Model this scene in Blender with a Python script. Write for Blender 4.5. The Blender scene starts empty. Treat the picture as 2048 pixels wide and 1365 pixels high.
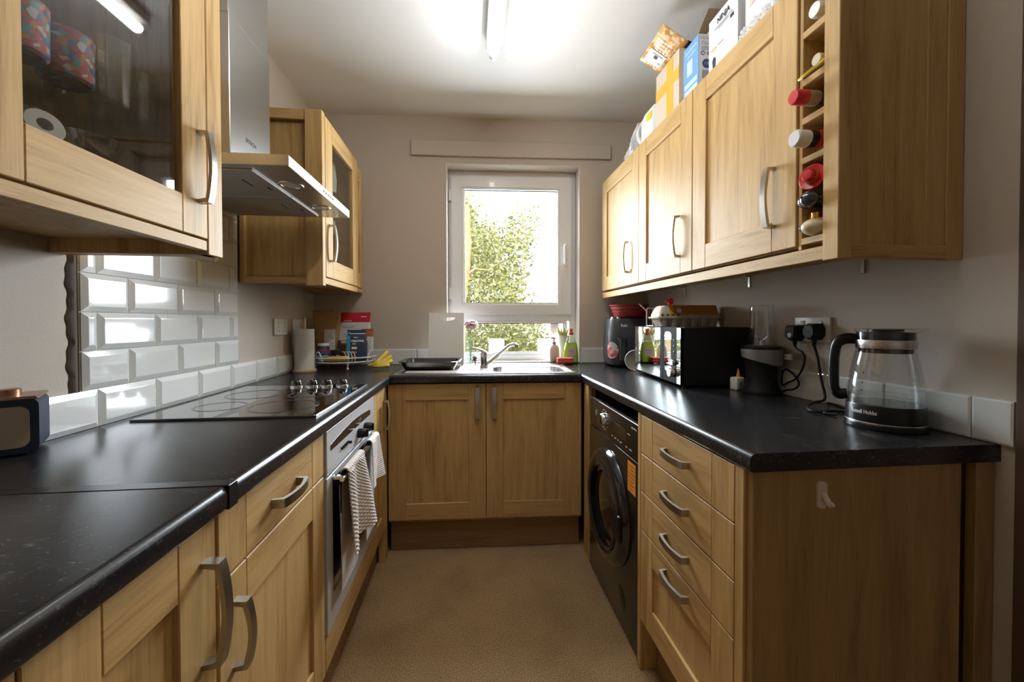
# kitchen: galley with oak units, black worktops, window over the sink
EXPOSURE, SKY, SUN, DAY1, TUBE_E = 0.68, 2.0, 1.0, 160, 26
import bpy, bmesh, math, random
from mathutils import Vector, Matrix, Quaternion
random.seed(7)
SC = bpy.context.scene
COL = SC.collection
PI = math.pi

# ------------------------------------------------------------ camera, world, lights, exposure
W = .9467            # worktop height
H_CEIL = 2.566
ANG = math.atan(-.0467)   # the window wall is not square to the side walls
YB = 2.7003
WL, WR = -.9966, 1.1965
XL, XR = -.4108, .5861

def look_axes(yaw, pitch, roll):
    f = Vector((math.sin(yaw) * math.cos(pitch), math.cos(yaw) * math.cos(pitch), math.sin(pitch)))
    r = Vector((math.cos(yaw), -math.sin(yaw), 0))
    u = r.cross(f)
    return (math.cos(roll) * r + math.sin(roll) * u), (-math.sin(roll) * r + math.cos(roll) * u), f
cam = bpy.data.cameras.new('camera')
cam.sensor_width = 36
cam.lens = 811.2 / 2048 * 36
cam.shift_x = -3.02 / 2048
cam.shift_y = -26.26 / 2048
cam.clip_start = .02
cam_o = bpy.data.objects.new('camera', cam)
COL.objects.link(cam_o)
r_, u_, f_ = look_axes(.10745, -.01527, -.0016)
M = Matrix((r_, u_, -f_)).transposed().to_4x4()
M.translation = (0, 0, 1.22595)
cam_o.matrix_world = M
SC.camera = cam_o

SC.view_settings.view_transform = 'Standard'
SC.view_settings.look = 'None'
SC.view_settings.exposure = EXPOSURE
SC.view_settings.gamma = 1
SC.view_settings.use_curve_mapping = False
SC.cycles.use_denoising = True
SC.cycles.max_bounces = 10
SC.cycles.transparent_max_bounces = 24
SC.cycles.caustics_reflective = False
SC.cycles.caustics_refractive = False
SC.cycles.sample_clamp_indirect = 6

wd = bpy.data.worlds.new('overcast_sky')
SC.world = wd
wd.use_nodes = True
bg = wd.node_tree.nodes['Background']
bg.inputs[0].default_value = (.93, .97, 1, 1)
bg.inputs[1].default_value = SKY

def area(name, loc, size, power, direction, color):
    l = bpy.data.lights.new(name, 'AREA')
    l.shape = 'RECTANGLE'
    l.size, l.size_y = size
    l.energy = power
    l.color = color
    o = bpy.data.objects.new(name, l)
    o.location = loc
    o.rotation_euler = Vector(direction).to_track_quat('-Z', 'Y').to_euler()
    COL.objects.link(o)
    return o
sun = bpy.data.lights.new('sun', 'SUN')
sun.energy = SUN
sun.angle = math.radians(3)
sun.color = (1, .96, .88)
sun_o = bpy.data.objects.new('sun', sun)
sun_o.rotation_euler = Vector((.35, .75, -.8)).to_track_quat('-Z', 'Y').to_euler()
COL.objects.link(sun_o)
# daylight through the sink window, from an area lamp placed outside
area('daylight_kitchen_window', (.38, 3.45, 1.80), (1.3, 1.6), DAY1, (-.05, -1, -.40), (.84, .92, 1))

# ------------------------------------------------------------ materials
def mat(name):
    m = bpy.data.materials.new(name)
    m.use_nodes = True
    nt = m.node_tree
    b = nt.nodes['Principled BSDF']
    return m, nt, b
def plain(name, col, rough=.5, metal=0, spec=.5, coat=0, bump=0, bscale=200, var=0):
    m, nt, b = mat(name)
    b.inputs['Base Color'].default_value = (*col, 1)
    b.inputs['Roughness'].default_value = rough
    b.inputs['Metallic'].default_value = metal
    b.inputs['Specular IOR Level'].default_value = spec
    b.inputs['Coat Weight'].default_value = coat
    if bump or var:
        tc = nt.nodes.new('ShaderNodeTexCoord')
        n = nt.nodes.new('ShaderNodeTexNoise')
        n.inputs['Scale'].default_value = bscale
        n.inputs['Detail'].default_value = 3
        nt.links.new(tc.outputs['Object'], n.inputs['Vector'])
        if bump:
            bp = nt.nodes.new('ShaderNodeBump')
            bp.inputs['Strength'].default_value = bump
            bp.inputs['Distance'].default_value = .002
            nt.links.new(n.outputs['Fac'], bp.inputs['Height'])
            nt.links.new(bp.outputs['Normal'], b.inputs['Normal'])
        if var:
            mr = nt.nodes.new('ShaderNodeMix')
            mr.data_type = 'RGBA'
            mr.inputs['A'].default_value = (*[c * (1 - var) for c in col], 1)
            mr.inputs['B'].default_value = (*[min(1, c * (1 + var)) for c in col], 1)
            nt.links.new(n.outputs['Fac'], mr.inputs['Factor'])
            nt.links.new(mr.outputs['Result'], b.inputs['Base Color'])
    return m
def ramp(nt, src, stops):
    r = nt.nodes.new('ShaderNodeValToRGB')
    els = r.color_ramp.elements
    while len(els) < len(stops):
        els.new(.5)
    for e, (p, c) in zip(els, stops):
        e.position = p
        e.color = (*c, 1) if len(c) == 3 else c
    nt.links.new(src, r.inputs['Fac'])
    return r.outputs['Color']
def wood(name, axis, light=(.60, .395, .165), mid=(.50, .312, .118), dark=(.33, .185, .058), rough=.5):
    m, nt, b = mat(name)
    tc = nt.nodes.new('ShaderNodeTexCoord')
    def mp(s_along, s_across):
        g = nt.nodes.new('ShaderNodeMapping')
        s = [s_across] * 3
        s['xyz'.index(axis)] = s_along
        g.inputs['Scale'].default_value = s
        nt.links.new(tc.outputs['Object'], g.inputs['Vector'])
        return g.outputs['Vector']
    def noise(v, detail, dist):
        n = nt.nodes.new('ShaderNodeTexNoise')
        n.inputs['Scale'].default_value = 1
        n.inputs['Detail'].default_value = detail
        n.inputs['Roughness'].default_value = .6
        n.inputs['Distortion'].default_value = dist
        nt.links.new(v, n.inputs['Vector'])
        return n.outputs['Fac']
    a = noise(mp(2.2, 26), 4, .8)
    c = noise(mp(9, 210), 3, .2)
    mx = nt.nodes.new('ShaderNodeMath')
    mx.operation = 'MULTIPLY_ADD'
    nt.links.new(c, mx.inputs[0])
    mx.inputs[1].default_value = .45
    nt.links.new(a, mx.inputs[2])
    col = ramp(nt, mx.outputs[0], [(.45, dark), (.66, mid), (.92, light)])
    nt.links.new(col, b.inputs['Base Color'])
    b.inputs['Roughness'].default_value = rough
    b.inputs['Specular IOR Level'].default_value = .28
    bp = nt.nodes.new('ShaderNodeBump')
    bp.inputs['Strength'].default_value = .06
    bp.inputs['Distance'].default_value = .001
    nt.links.new(c, bp.inputs['Height'])
    nt.links.new(bp.outputs['Normal'], b.inputs['Normal'])
    return m
def glassy(name, tint=(.97, .98, .98), ior=1.45, rough=.0, gloss=1.0):
    m = bpy.data.materials.new(name)
    m.use_nodes = True
    nt = m.node_tree
    nt.nodes.clear()
    out = nt.nodes.new('ShaderNodeOutputMaterial')
    tr = nt.nodes.new('ShaderNodeBsdfTransparent')
    tr.inputs[0].default_value = (*tint, 1)
    gl = nt.nodes.new('ShaderNodeBsdfGlossy')
    gl.inputs['Roughness'].default_value = rough
    lw = nt.nodes.new('ShaderNodeLayerWeight')
    lw.inputs[0].default_value = .5
    pw = nt.nodes.new('ShaderNodeMath'); pw.operation = 'POWER'; pw.inputs[1].default_value = 5
    nt.links.new(lw.outputs['Facing'], pw.inputs[0])
    f0 = ((ior - 1) / (ior + 1)) ** 2
    mu = nt.nodes.new('ShaderNodeMath'); mu.operation = 'MULTIPLY_ADD'
    mu.inputs[1].default_value = (1 - f0) * gloss
    mu.inputs[2].default_value = f0 * gloss
    nt.links.new(pw.outputs[0], mu.inputs[0])
    mi = nt.nodes.new('ShaderNodeMixShader')
    nt.links.new(mu.outputs[0], mi.inputs[0])
    nt.links.new(tr.outputs[0], mi.inputs[1])
    nt.links.new(gl.outputs[0], mi.inputs[2])
    nt.links.new(mi.outputs[0], out.inputs[0])
    return m
def emit(name, col, s):
    m, nt, b = mat(name)
    b.inputs['Base Color'].default_value = (*col, 1)
    b.inputs['Emission Color'].default_value = (*col, 1)
    b.inputs['Emission Strength'].default_value = s
    return m
def brushed(name, col, rough, axis, aniso=0):
    m, nt, b = mat(name)
    b.inputs['Base Color'].default_value = (*col, 1)
    b.inputs['Metallic'].default_value = 1
    b.inputs['Roughness'].default_value = rough
    tc = nt.nodes.new('ShaderNodeTexCoord')
    g = nt.nodes.new('ShaderNodeMapping')
    s = [900] * 3
    s['xyz'.index(axis)] = 6
    g.inputs['Scale'].default_value = s
    n = nt.nodes.new('ShaderNodeTexNoise')
    n.inputs['Scale'].default_value = 1
    nt.links.new(tc.outputs['Object'], g.inputs['Vector'])
    nt.links.new(g.outputs['Vector'], n.inputs['Vector'])
    bp = nt.nodes.new('ShaderNodeBump')
    bp.inputs['Strength'].default_value = .05
    bp.inputs['Distance'].default_value = .0006
    nt.links.new(n.outputs['Fac'], bp.inputs['Height'])
    nt.links.new(bp.outputs['Normal'], b.inputs['Normal'])
    return m

OZ, OY, OX = wood('oak_upright', 'z'), wood('oak_along_y', 'y'), wood('oak_along_x', 'x')
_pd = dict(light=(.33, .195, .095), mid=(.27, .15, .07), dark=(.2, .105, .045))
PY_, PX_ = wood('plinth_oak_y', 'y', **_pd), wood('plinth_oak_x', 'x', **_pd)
PALE = wood('pale_beech', 'z', (.72, .55, .34), (.66, .49, .29), (.58, .41, .23), .5)
WALL = plain('taupe_paint', (.55, .478, .405), .75, bump=.15, bscale=160, var=.02)
REVEAL = plain('reveal_paint_lit', (.72, .66, .62), .6)  # wall paint lightened: strong window light is put into the colour
CEIL = plain('ceiling_paint', (.86, .845, .825), .8, bump=.1, bscale=60)
WHITE = plain('white_upvc', (.80, .785, .78), .3, coat=.2)
WPLAS = plain('white_plastic', (.78, .77, .75), .35)
SOCKET = plain('socket_plastic', (.74, .72, .71), .3)
TILE = plain('white_glaze', (.76, .765, .75), .08, coat=.5, spec=.6)
GROUT = plain('grout', (.58, .57, .55), .8)
STRIP = plain('brown_strip', (.085, .055, .042), .8, var=.2, bscale=40)
STEEL = brushed('brushed_steel_y', (.60, .58, .555), .30, 'y')
STEELZ = brushed('brushed_steel_z', (.52, .51, .49), .27, 'z')
INOX = plain('sink_steel', (.72, .71, .69), .22, 1)
CHROME = plain('chrome', (.80, .80, .80), .06, 1)
NICKEL = plain('satin_nickel', (.50, .47, .43), .27, 1)
MIRROR = plain('mirror_glass', (.80, .83, .84), .02, 1)
BLACK = plain('black_plastic', (.009, .009, .010), .30, spec=.32)
BLACKM = plain('matt_black', (.012, .012, .013), .5, spec=.25)
GLOSSB = plain('gloss_black', (.006, .006, .007), .05, coat=1)
GREY = plain('grey_appliance', (.060, .060, .070), .38)
GREYL = plain('grey_silver', (.33, .34, .33), .4)
WMB = plain('washer_black', (.017, .014, .012), .25, coat=.35)
RED = plain('red_rubber', (.42, .035, .03), .45)
REDH = plain('red_gloss', (.62, .015, .02), .3)
CARD = plain('cardboard', (.50, .39, .27), .8, var=.06, bscale=25)
CARDP = plain('pale_cardboard', (.62, .52, .40), .8, var=.05, bscale=25)
TAPE = plain('orange_tape', (.80, .44, .05), .35)
WBOX = plain('white_carton', (.76, .76, .775), .5)
BLUEB = plain('blue_carton', (.16, .36, .78), .45, var=.08, bscale=40)
NAVY = plain('navy', (.022, .036, .085), .45)
NAVYR = plain('navy_fabric', (.018, .028, .058), .5)
CYAN = plain('cyan', (.04, .28, .46), .4)
TAN = plain('tan_cloth', (.50, .40, .30), .8, bump=.3, bscale=900)
COPPER = plain('copper', (.48, .27, .17), .3, .8)
KRAFT = plain('kraft_paper', (.42, .25, .115), .7, var=.08, bscale=30)
PAPER = plain('paper_white', (.78, .77, .75), .85)
GLASS = glassy('clear_glass')
SMOKE = glassy('cabinet_glass', (.90, .90, .89), 1.6, .02, 1.0)
PANE = glassy('window_glass', (.98, .99, .99), 1.35)
WATER = glassy('water', (.90, .93, .93), 1.33)
TUBE = emit('fluorescent_tube', (1, .985, .95), TUBE_E)
LENS = plain('lamp_lens', (.55, .52, .48), .2)
YEL = plain('banana_skin', (.72, .52, .06), .5, var=.12, bscale=60)
YELP = plain('yellow_fruit', (.62, .44, .10), .5, var=.2, bscale=50)
BROWN = plain('brown_tip', (.07, .045, .02), .7)
GREEN = plain('stem_green', (.10, .26, .06), .5)
LEAFG = plain('leaf_green', (.22, .34, .07), .5)
PINK = plain('peony_pink', (.88, .60, .68), .6, var=.2, bscale=80)
CREAM = plain('cream_plastic', (.70, .58, .48), .35)
SPONGE = plain('red_sponge', (.72, .10, .06), .9, bump=.5, bscale=400)
DRINK = glassy('drinking_glass', (.94, .95, .95), 2.7)
JUG = glassy('jug_glass', (.97, .98, .98), 1.7)
MWB = plain('microwave_black', (.005, .005, .005), .6, spec=.08)
LIME = glassy('green_liquid', (.55, .80, .06), 1.4)
LIMEP = plain('lime_label', (.42, .62, .08), .4)
ORANGE = plain('orange_sticker', (.78, .26, .02), .5)
EGGC = plain('egg_carton_pulp', (.60, .54, .45), .9, bump=.4, bscale=250)
EGGL = plain('egg_label', (.52, .20, .04), .5)
AMBER = plain('amber_label', (.85, .42, .02), .5)
INK = plain('dark_ink', (.02, .02, .03), .6)
INKG = plain('grey_ink', (.32, .32, .36), .6)
WINK = plain('white_ink', (.85, .85, .85), .5)
GOLD = plain('gold', (.70, .42, .08), .3, .6)
CREAMC = plain('cream_ceramic', (.66, .56, .36), .25)
SILVB = plain('dark_silver_ball', (.10, .11, .125), .12, .9)
DBOT = plain('dark_bottle', (.03, .012, .01), .1, coat=.6)
BARK = plain('bark', (.34, .25, .14), .9, var=.3, bscale=14)
TOWEL = plain('waffle_towel', (.64, .57, .52), .95, bump=.5, bscale=500)
TOWELW = plain('white_towel', (.80, .765, .72), .95, bump=.5, bscale=500)
BUBBLE = None
def carpet():
    m, nt, b = mat('brown_carpet')
    tc = nt.nodes.new('ShaderNodeTexCoord')
    n1 = nt.nodes.new('ShaderNodeTexNoise'); n1.inputs['Scale'].default_value = 230; n1.inputs['Detail'].default_value = 4
    n2 = nt.nodes.new('ShaderNodeTexNoise'); n2.inputs['Scale'].default_value = 4.5; n2.inputs['Detail'].default_value = 5
    for n in (n1, n2):
        nt.links.new(tc.outputs['Object'], n.inputs['Vector'])
    c1 = ramp(nt, n1.outputs['Fac'], [(.3, (.19, .118, .056)), (.5, (.375, .248, .126)), (.72, (.58, .415, .245))])
    c2 = ramp(nt, n2.outputs['Fac'], [(.3, (.82, .80, .78)), (.55, (1, 1, 1)), (.75, (1.0, .97, .93))])
    mx = nt.nodes.new('ShaderNodeMix'); mx.data_type = 'RGBA'; mx.blend_type = 'MULTIPLY'; mx.inputs['Factor'].default_value = 1
    nt.links.new(c1, mx.inputs['A']); nt.links.new(c2, mx.inputs['B'])
    nt.links.new(mx.outputs['Result'], b.inputs['Base Color'])
    b.inputs['Roughness'].default_value = .95
    b.inputs['Specular IOR Level'].default_value = .1
    bp = nt.nodes.new('ShaderNodeBump'); bp.inputs['Strength'].default_value = .7; bp.inputs['Distance'].default_value = .004
    nt.links.new(n1.outputs['Fac'], bp.inputs['Height']); nt.links.new(bp.outputs['Normal'], b.inputs['Normal'])
    return m
CARPET = carpet()
def slate():
    m, nt, b = mat('black_laminate')
    tc = nt.nodes.new('ShaderNodeTexCoord')
    g = nt.nodes.new('ShaderNodeMapping'); g.inputs['Scale'].default_value = (70, 150, 110); g.inputs['Rotation'].default_value = (0, 0, .25)
    nt.links.new(tc.outputs['Object'], g.inputs['Vector'])
    n = nt.nodes.new('ShaderNodeTexNoise'); n.inputs['Scale'].default_value = 1; n.inputs['Detail'].default_value = 5; n.inputs['Distortion'].default_value = 1.2
    nt.links.new(g.outputs['Vector'], n.inputs['Vector'])
    n2 = nt.nodes.new('ShaderNodeTexNoise'); n2.inputs['Scale'].default_value = 9; n2.inputs['Detail'].default_value = 3
    nt.links.new(tc.outputs['Object'], n2.inputs['Vector'])
    mm = nt.nodes.new('ShaderNodeMath'); mm.operation = 'MULTIPLY_ADD'
    nt.links.new(n2.outputs['Fac'], mm.inputs[0]); mm.inputs[1].default_value = .2
    nt.links.new(n.outputs['Fac'], mm.inputs[2])
    c = ramp(nt, mm.outputs[0], [(.48, (.0080, .0080, .0095)), (.66, (.012, .012, .014)), (.75, (.034, .033, .035)), (.87, (.12, .115, .11))])
    nt.links.new(c, b.inputs['Base Color'])
    b.inputs['Roughness'].default_value = .27
    b.inputs['Specular IOR Level'].default_value = .55
    bp = nt.nodes.new('ShaderNodeBump'); bp.inputs['Strength'].default_value = .06; bp.inputs['Distance'].default_value = .0008
    nt.links.new(n.outputs['Fac'], bp.inputs['Height']); nt.links.new(bp.outputs['Normal'], b.inputs['Normal'])
    return m
SLATE = slate()
def voro(name, cols, scale, rough=.35):
    m, nt, b = mat(name)
    tc = nt.nodes.new('ShaderNodeTexCoord')
    v = nt.nodes.new('ShaderNodeTexVoronoi'); v.inputs['Scale'].default_value = scale
    nt.links.new(tc.outputs['Object'], v.inputs['Vector'])
    sp = nt.nodes.new('ShaderNodeSeparateColor')
    nt.links.new(v.outputs['Color'], sp.inputs[0])
    n = len(cols)
    r = ramp(nt, sp.outputs[0], [(i / n, c) for i, c in enumerate(cols)])
    for nd in nt.nodes:
        if nd.type == 'VALTORGB': nd.color_ramp.interpolation = 'CONSTANT'
    nt.links.new(r, b.inputs['Base Color'])
    b.inputs['Roughness'].default_value = rough
    return m
MUGP = voro('floral_glaze', [(.30, .04, .04), (.42, .15, .03), (.05, .10, .28), (.40, .42, .42), (.07, .24, .28), (.34, .05, .07)], 105)
BUBBLE = voro('bubble_wrap_gold', [(.72, .36, .10), (.80, .52, .24), (.62, .28, .07), (.85, .66, .42)], 55, .25)
FOODP = voro('food_print', [(.10, .05, .03), (.22, .11, .05), (.35, .20, .09), (.05, .03, .02)], 26, .45)
STICK = voro('sticker_print', [(.55, .06, .06), (.70, .45, .40), (.65, .62, .58), (.5, .12, .12)], 45, .4)
def leafmat():
    m, nt, b = mat('hedge_leaf')
    tc = nt.nodes.new('ShaderNodeTexCoord')
    n = nt.nodes.new('ShaderNodeTexNoise'); n.inputs['Scale'].default_value = 9; n.inputs['Detail'].default_value = 4
    nt.links.new(tc.outputs['Object'], n.inputs['Vector'])
    c = ramp(nt, n.outputs['Fac'], [(.3, (.15, .17, .05)), (.5, (.32, .34, .11)), (.62, (.50, .46, .22)), (.75, (.64, .60, .40))])
    nt.links.new(c, b.inputs['Base Color'])
    b.inputs['Roughness'].default_value = .5
    return m
LEAF = leafmat()

# ------------------------------------------------------------ mesh helpers
class MB:
    def __init__(s):
        s.v, s.f, s.m = [], [], []
    def add(s, vs, fs, mi=0):
        o = len(s.v)
        s.v += [tuple(p) for p in vs]
        s.f += [tuple(i + o for i in f) for f in fs]
        s.m += [mi] * len(fs)
        return s
    def bm(s, b, mi=0, M=None):
        b.verts.index_update()
        s.add([(M @ v.co if M else v.co) for v in b.verts], [[v.index for v in f.verts] for f in b.faces], mi)
        b.free()
        return s
    def box(s, x0, x1, y0, y1, z0, z1, b=0, mi=0, seg=1, M=None, edges=None):
        bm = bmesh.new()
        bmesh.ops.create_cube(bm, size=1)
        sx, sy, sz = abs(x1 - x0), abs(y1 - y0), abs(z1 - z0)
        for v in bm.verts:
            v.co = Vector(((x0 + x1) / 2 + v.co.x * sx, (y0 + y1) / 2 + v.co.y * sy, (z0 + z1) / 2 + v.co.z * sz))
        if b > 0:
            es = bm.edges[:]
            if edges:   # keep only the edges running along these axes
                es = [e for e in es if 'xyz'[max(range(3), key=lambda k: abs((e.verts[0].co - e.verts[1].co)[k]))] in edges]
            bmesh.ops.bevel(bm, geom=es, offset=min(b, sx * .49, sy * .49, sz * .49), segments=seg, affect='EDGES', profile=.5)
        return s.bm(bm, mi, M)
    def lathe(s, prof, c=(0, 0, 0), n=24, mi=0, M=None, arc=2 * PI, phase=0):
        T = Matrix.Translation(c) @ (M or Matrix.Identity(4))
        vs, fs, rings = [], [], []
        full = arc > 6.28
        k = n if full else n + 1
        for r, z in prof:
            if r < 1e-6:
                rings.append([len(vs)]); vs.append(T @ Vector((0, 0, z)))
            else:
                rings.append(list(range(len(vs), len(vs) + k)))
                vs += [T @ Vector((r * math.cos(phase + arc * i / n), r * math.sin(phase + arc * i / n), z)) for i in range(k)]
        for a, b in zip(rings, rings[1:]):
            for i in range(n):
                j = (i + 1) % k
                if len(a) == 1 and len(b) == 1: continue
                if len(a) == 1: fs.append((a[0], b[j], b[i]))
                elif len(b) == 1: fs.append((a[i], a[j], b[0]))
                else: fs.append((a[i], a[j], b[j], b[i]))
        return s.add(vs, fs, mi)
    def tube(s, pts, r, n=8, mi=0, closed=False, cap=True):
        pts = [Vector(p) for p in pts]
        rs = r if isinstance(r, (list, tuple)) else [r] * len(pts)
        vs, fs = [], []
        N = len(pts)
        prev = None
        for i, p in enumerate(pts):
            if closed: t = pts[(i + 1) % N] - pts[i - 1]
            else: t = pts[min(i + 1, N - 1)] - pts[max(i - 1, 0)]
            t.normalize()
            if prev is None:
                a = Vector((0, 0, 1)) if abs(t.z) < .9 else Vector((1, 0, 0))
                u = t.cross(a).normalized()
            else:
                u = (prev - t * prev.dot(t)).normalized()
            prev = u
            w = t.cross(u)
            vs += [p + rs[i] * (math.cos(2 * PI * k / n) * u + math.sin(2 * PI * k / n) * w) for k in range(n)]
        for i in range(N if closed else N - 1):
            for k in range(n):
                a, b = i * n, ((i + 1) % N) * n
                fs.append((a + k, a + (k + 1) % n, b + (k + 1) % n, b + k))
        if cap and not closed:
            fs.append(tuple(range(n - 1, -1, -1)))
            fs.append(tuple((N - 1) * n + k for k in range(n)))
        return s.add(vs, fs, mi)
    def prism(s, poly, fn, a0, a1, mi=0):
        n = len(poly)
        vs = [fn(p[0], p[1], a0) for p in poly] + [fn(p[0], p[1], a1) for p in poly]
        fs = [tuple(range(n - 1, -1, -1)), tuple(range(n, 2 * n))]
        fs += [(i, (i + 1) % n, n + (i + 1) % n, n + i) for i in range(n)]
        return s.add(vs, fs, mi)
    def strip(s, outer, inner, fn, a0, a1, mi=0):
        """solid band between two polylines, extruded"""
        n = len(outer)
        vs = [fn(*p, a0) for p in outer] + [fn(*p, a0) for p in inner] + [fn(*p, a1) for p in outer] + [fn(*p, a1) for p in inner]
        fs = []
        for i in range(n - 1):
            o0, i0, o1, i1 = i, n + i, 2 * n + i, 3 * n + i
            fs += [(o0, o0 + 1, i0 + 1, i0), (o1, i1, i1 + 1, o1 + 1), (o0, o1, o1 + 1, o0 + 1), (i0, i0 + 1, i1 + 1, i1)]
        fs += [(0, n, 3 * n, 2 * n), (n - 1, 3 * n - 1, 4 * n - 1, 2 * n - 1)]
        return s.add(vs, fs, mi)
    def grid(s, fn, nu, nv, mi=0, wrap=False):
        vs = [fn(i / nu, j / nv) for j in range(nv + 1) for i in range(nu + (0 if wrap else 1))]
        k = nu if wrap else nu + 1
        fs = [(j * k + i, j * k + (i + 1) % k, (j + 1) * k + (i + 1) % k, (j + 1) * k + i) for j in range(nv) for i in range(nu)]
        return s.add(vs, fs, mi)
    def sphere(s, c, r, n=12, m=8, mi=0, sc=(1, 1, 1), M=None):
        prof = [(r * math.sin(PI * i / m) if 0 < i < m else 0, -r * math.cos(PI * i / m)) for i in range(m + 1)]
        return s.lathe(prof, c, n, mi, (M or Matrix.Identity(4)) @ Matrix.Diagonal((*sc, 1)))

class Thing:
    def __init__(s, name, label, cat, base, frame='W', rot=0, group=None, euler=None):
        o = bpy.data.objects.new(name, None)
        o.empty_display_size = .05
        COL.objects.link(o)
        s.root, s.o = o, Vector(base)
        if frame == 'B':
            ca, sa = math.cos(ANG), math.sin(ANG)
            o.location = (base[0] * ca - base[1] * sa, YB + base[0] * sa + base[1] * ca, base[2])
            o.rotation_euler = (0, 0, ANG + rot)
        else:
            o.location = base
            o.rotation_euler = euler if euler else (0, 0, rot)
        if rot or euler: s.o = Vector((0, 0, 0))
        if label: o['label'] = label
        if cat: o['category'] = cat
        if group: o['group'] = group
    def part(s, name, mb, mats, parent=None, label=None, smooth=35, kind=None):
        me = bpy.data.meshes.new(name)
        me.from_pydata([(Vector(v) - s.o) for v in mb.v], [], mb.f)
        for m in (mats if isinstance(mats, (list, tuple)) else [mats]):
            me.materials.append(m)
        me.polygons.foreach_set('material_index', mb.m)
        bm = bmesh.new(); bm.from_mesh(me)
        bmesh.ops.recalc_face_normals(bm, faces=bm.faces)
        bm.to_mesh(me); bm.free()
        if smooth:
            me.shade_smooth()
            me.set_sharp_from_angle(angle=math.radians(smooth))
        o = bpy.data.objects.new(name, me)
        COL.objects.link(o)
        o.parent = parent if parent is not None else s.root
        if label: o['label'] = label
        if kind: o['kind'] = kind
        return o
    def text(s, body, size, fn, parent, m, name='lettering', align='CENTER', bold=0):
        """flat lettering; fn maps (u right, v up) to the thing's frame"""
        cu = bpy.data.curves.new(name, 'FONT')
        cu.body = body; cu.size = size; cu.align_x = align; cu.align_y = 'CENTER'; cu.resolution_u = 2; cu.offset = bold
        t = bpy.data.objects.new(name, cu)
        COL.objects.link(t)
        bpy.context.view_layer.update()
        me = bpy.data.meshes.new_from_object(t.evaluated_get(bpy.context.evaluated_depsgraph_get()))
        bpy.data.objects.remove(t); bpy.data.curves.remove(cu)
        for v in me.vertices:
            v.co = Vector(fn(v.co.x, v.co.y)) - s.o
        me.name = name
        me.materials.clear(); me.materials.append(m)
        o = bpy.data.objects.new(name, me)
        COL.objects.link(o)
        o.parent = parent if parent is not None else s.root
        return o
def dup(t, base, label, group=None, rot=None):
    r = t.root.copy(); COL.objects.link(r); r.location = base; r['label'] = label
    if rot is not None: r.rotation_euler = (0, 0, rot)
    for ch in list(t.root.children):
        c = ch.copy(); COL.objects.link(c); c.parent = r
        for g in list(ch.children):
            d = g.copy(); COL.objects.link(d); d.parent = c
    return r
def one(name, label, cat, base, mb, m, frame='W', rot=0, group=None, smooth=35, euler=None):
    """a thing that is a single mesh"""
    t = Thing(name, label, cat, base, frame, rot, group, euler)
    o = t.part(name, mb, m, smooth=smooth)
    loc, re = t.root.location.copy(), t.root.rotation_euler.copy()
    for k in t.root.keys(): o[k] = t.root[k]
    bpy.data.objects.remove(t.root)
    o.parent = None; o.location = loc; o.rotation_euler = re
    o.name = name
    t.root = o
    return t
def struct(name, mb, mats, base=(0, 0, 0), frame='W', smooth=0, label=None):
    t = one(name, label, None, base, mb, mats, frame, smooth=smooth)
    t.root['kind'] = 'structure'
    return t

# runs of units: (a along the run, d out from the door face, z)
class Run:
    def __init__(s, side, face):
        s.side, s.face = side, face
    def p(s, a, d, z):
        if s.side == 'L': return (s.face + d, a, z)
        if s.side == 'R': return (s.face - d, a, z)
        return (a, s.face - d, z)
    def box(s, mb, a0, a1, d0, d1, z0, z1, b=0, mi=0, **k):
        p, q = s.p(a0, d0, z0), s.p(a1, d1, z1)
        return mb.box(min(p[0], q[0]), max(p[0], q[0]), min(p[1], q[1]), max(p[1], q[1]), z0, z1, b, mi, **k)
    @property
    def H(s): return OX if s.side == 'B' else OY
    @property
    def HP(s): return PX_ if s.side == 'B' else PY_

def handle(T, run, parent, a, z, length, vertical=True, proj=.034, w=.019, t=.0075):
    P = proj
    L = length
    n = 12
    out = [(0, 0), (.002, P * .72)]
    inn = [(t, 0), (t + .004, P * .70 - t * .75)]
    for i in range(1, n):
        x = i / n
        h = P * (.74 + .26 * math.sin(PI * x))
        out.append((L * (.0 + x), h)); inn.append((t + .004 + (L - 2 * t - .008) * x, h - t))
    out += [(L - .002, P * .72), (L, 0)]
    inn += [(L - t - .004, P * .70 - t * .75), (L - t, 0)]
    mb = MB()
    if vertical:
        fn = lambda s, d, k: run.p(a + k, d, z + s - L / 2)
    else:
        fn = lambda s, d, k: run.p(a + s - L / 2, d, z + k)
    mb.strip(out, inn, fn, -w / 2, w / 2)
    return T.part('handle', mb, NICKEL, parent, smooth=30)

def door(T, run, a0, a1, z0, z1, glass=None, hnd=None, sw=.086, st=.086, name='door', flush=False, mats=None):
    """shaker door: two stiles and two rails with fine joints, a recessed panel, a bow handle"""
    g = .0004
    mv, mh = mats or (OZ, run.H)
    mb = MB()
    b = .0016
    for (u, v) in ((a0, a0 + sw), (a1 - sw, a1)):
        run.box(mb, u, v, -.02, 0, z0, z1, b, 0)
    if flush:
        run.box(mb, a0 + sw + g, a1 - sw - g, -.02, -.0004, z0, z1, b, 1)
    else:
        run.box(mb, a0 + sw + g, a1 - sw - g, -.02, -.0002, z0, z0 + st, b, 1)
        run.box(mb, a0 + sw + g, a1 - sw - g, -.02, -.0002, z1 - st, z1, b, 1)
    d = T.part(name, mb, [mv, mh])
    if not flush:
        mb = MB()
        if glass: run.box(mb, a0 + sw - .006, a1 - sw + .006, -.013, -.009, z0 + st - .006, z1 - st + .006)
        else: run.box(mb, a0 + sw - .006, a1 - sw + .006, -.015, -.0085, z0 + st - .006, z1 - st + .006)
        T.part('pane' if glass else 'panel', mb, glass or mv, d, label='smoky glass pane' if glass else None, smooth=0)
    if hnd: handle(T, run, d, *hnd)
    return d
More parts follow.
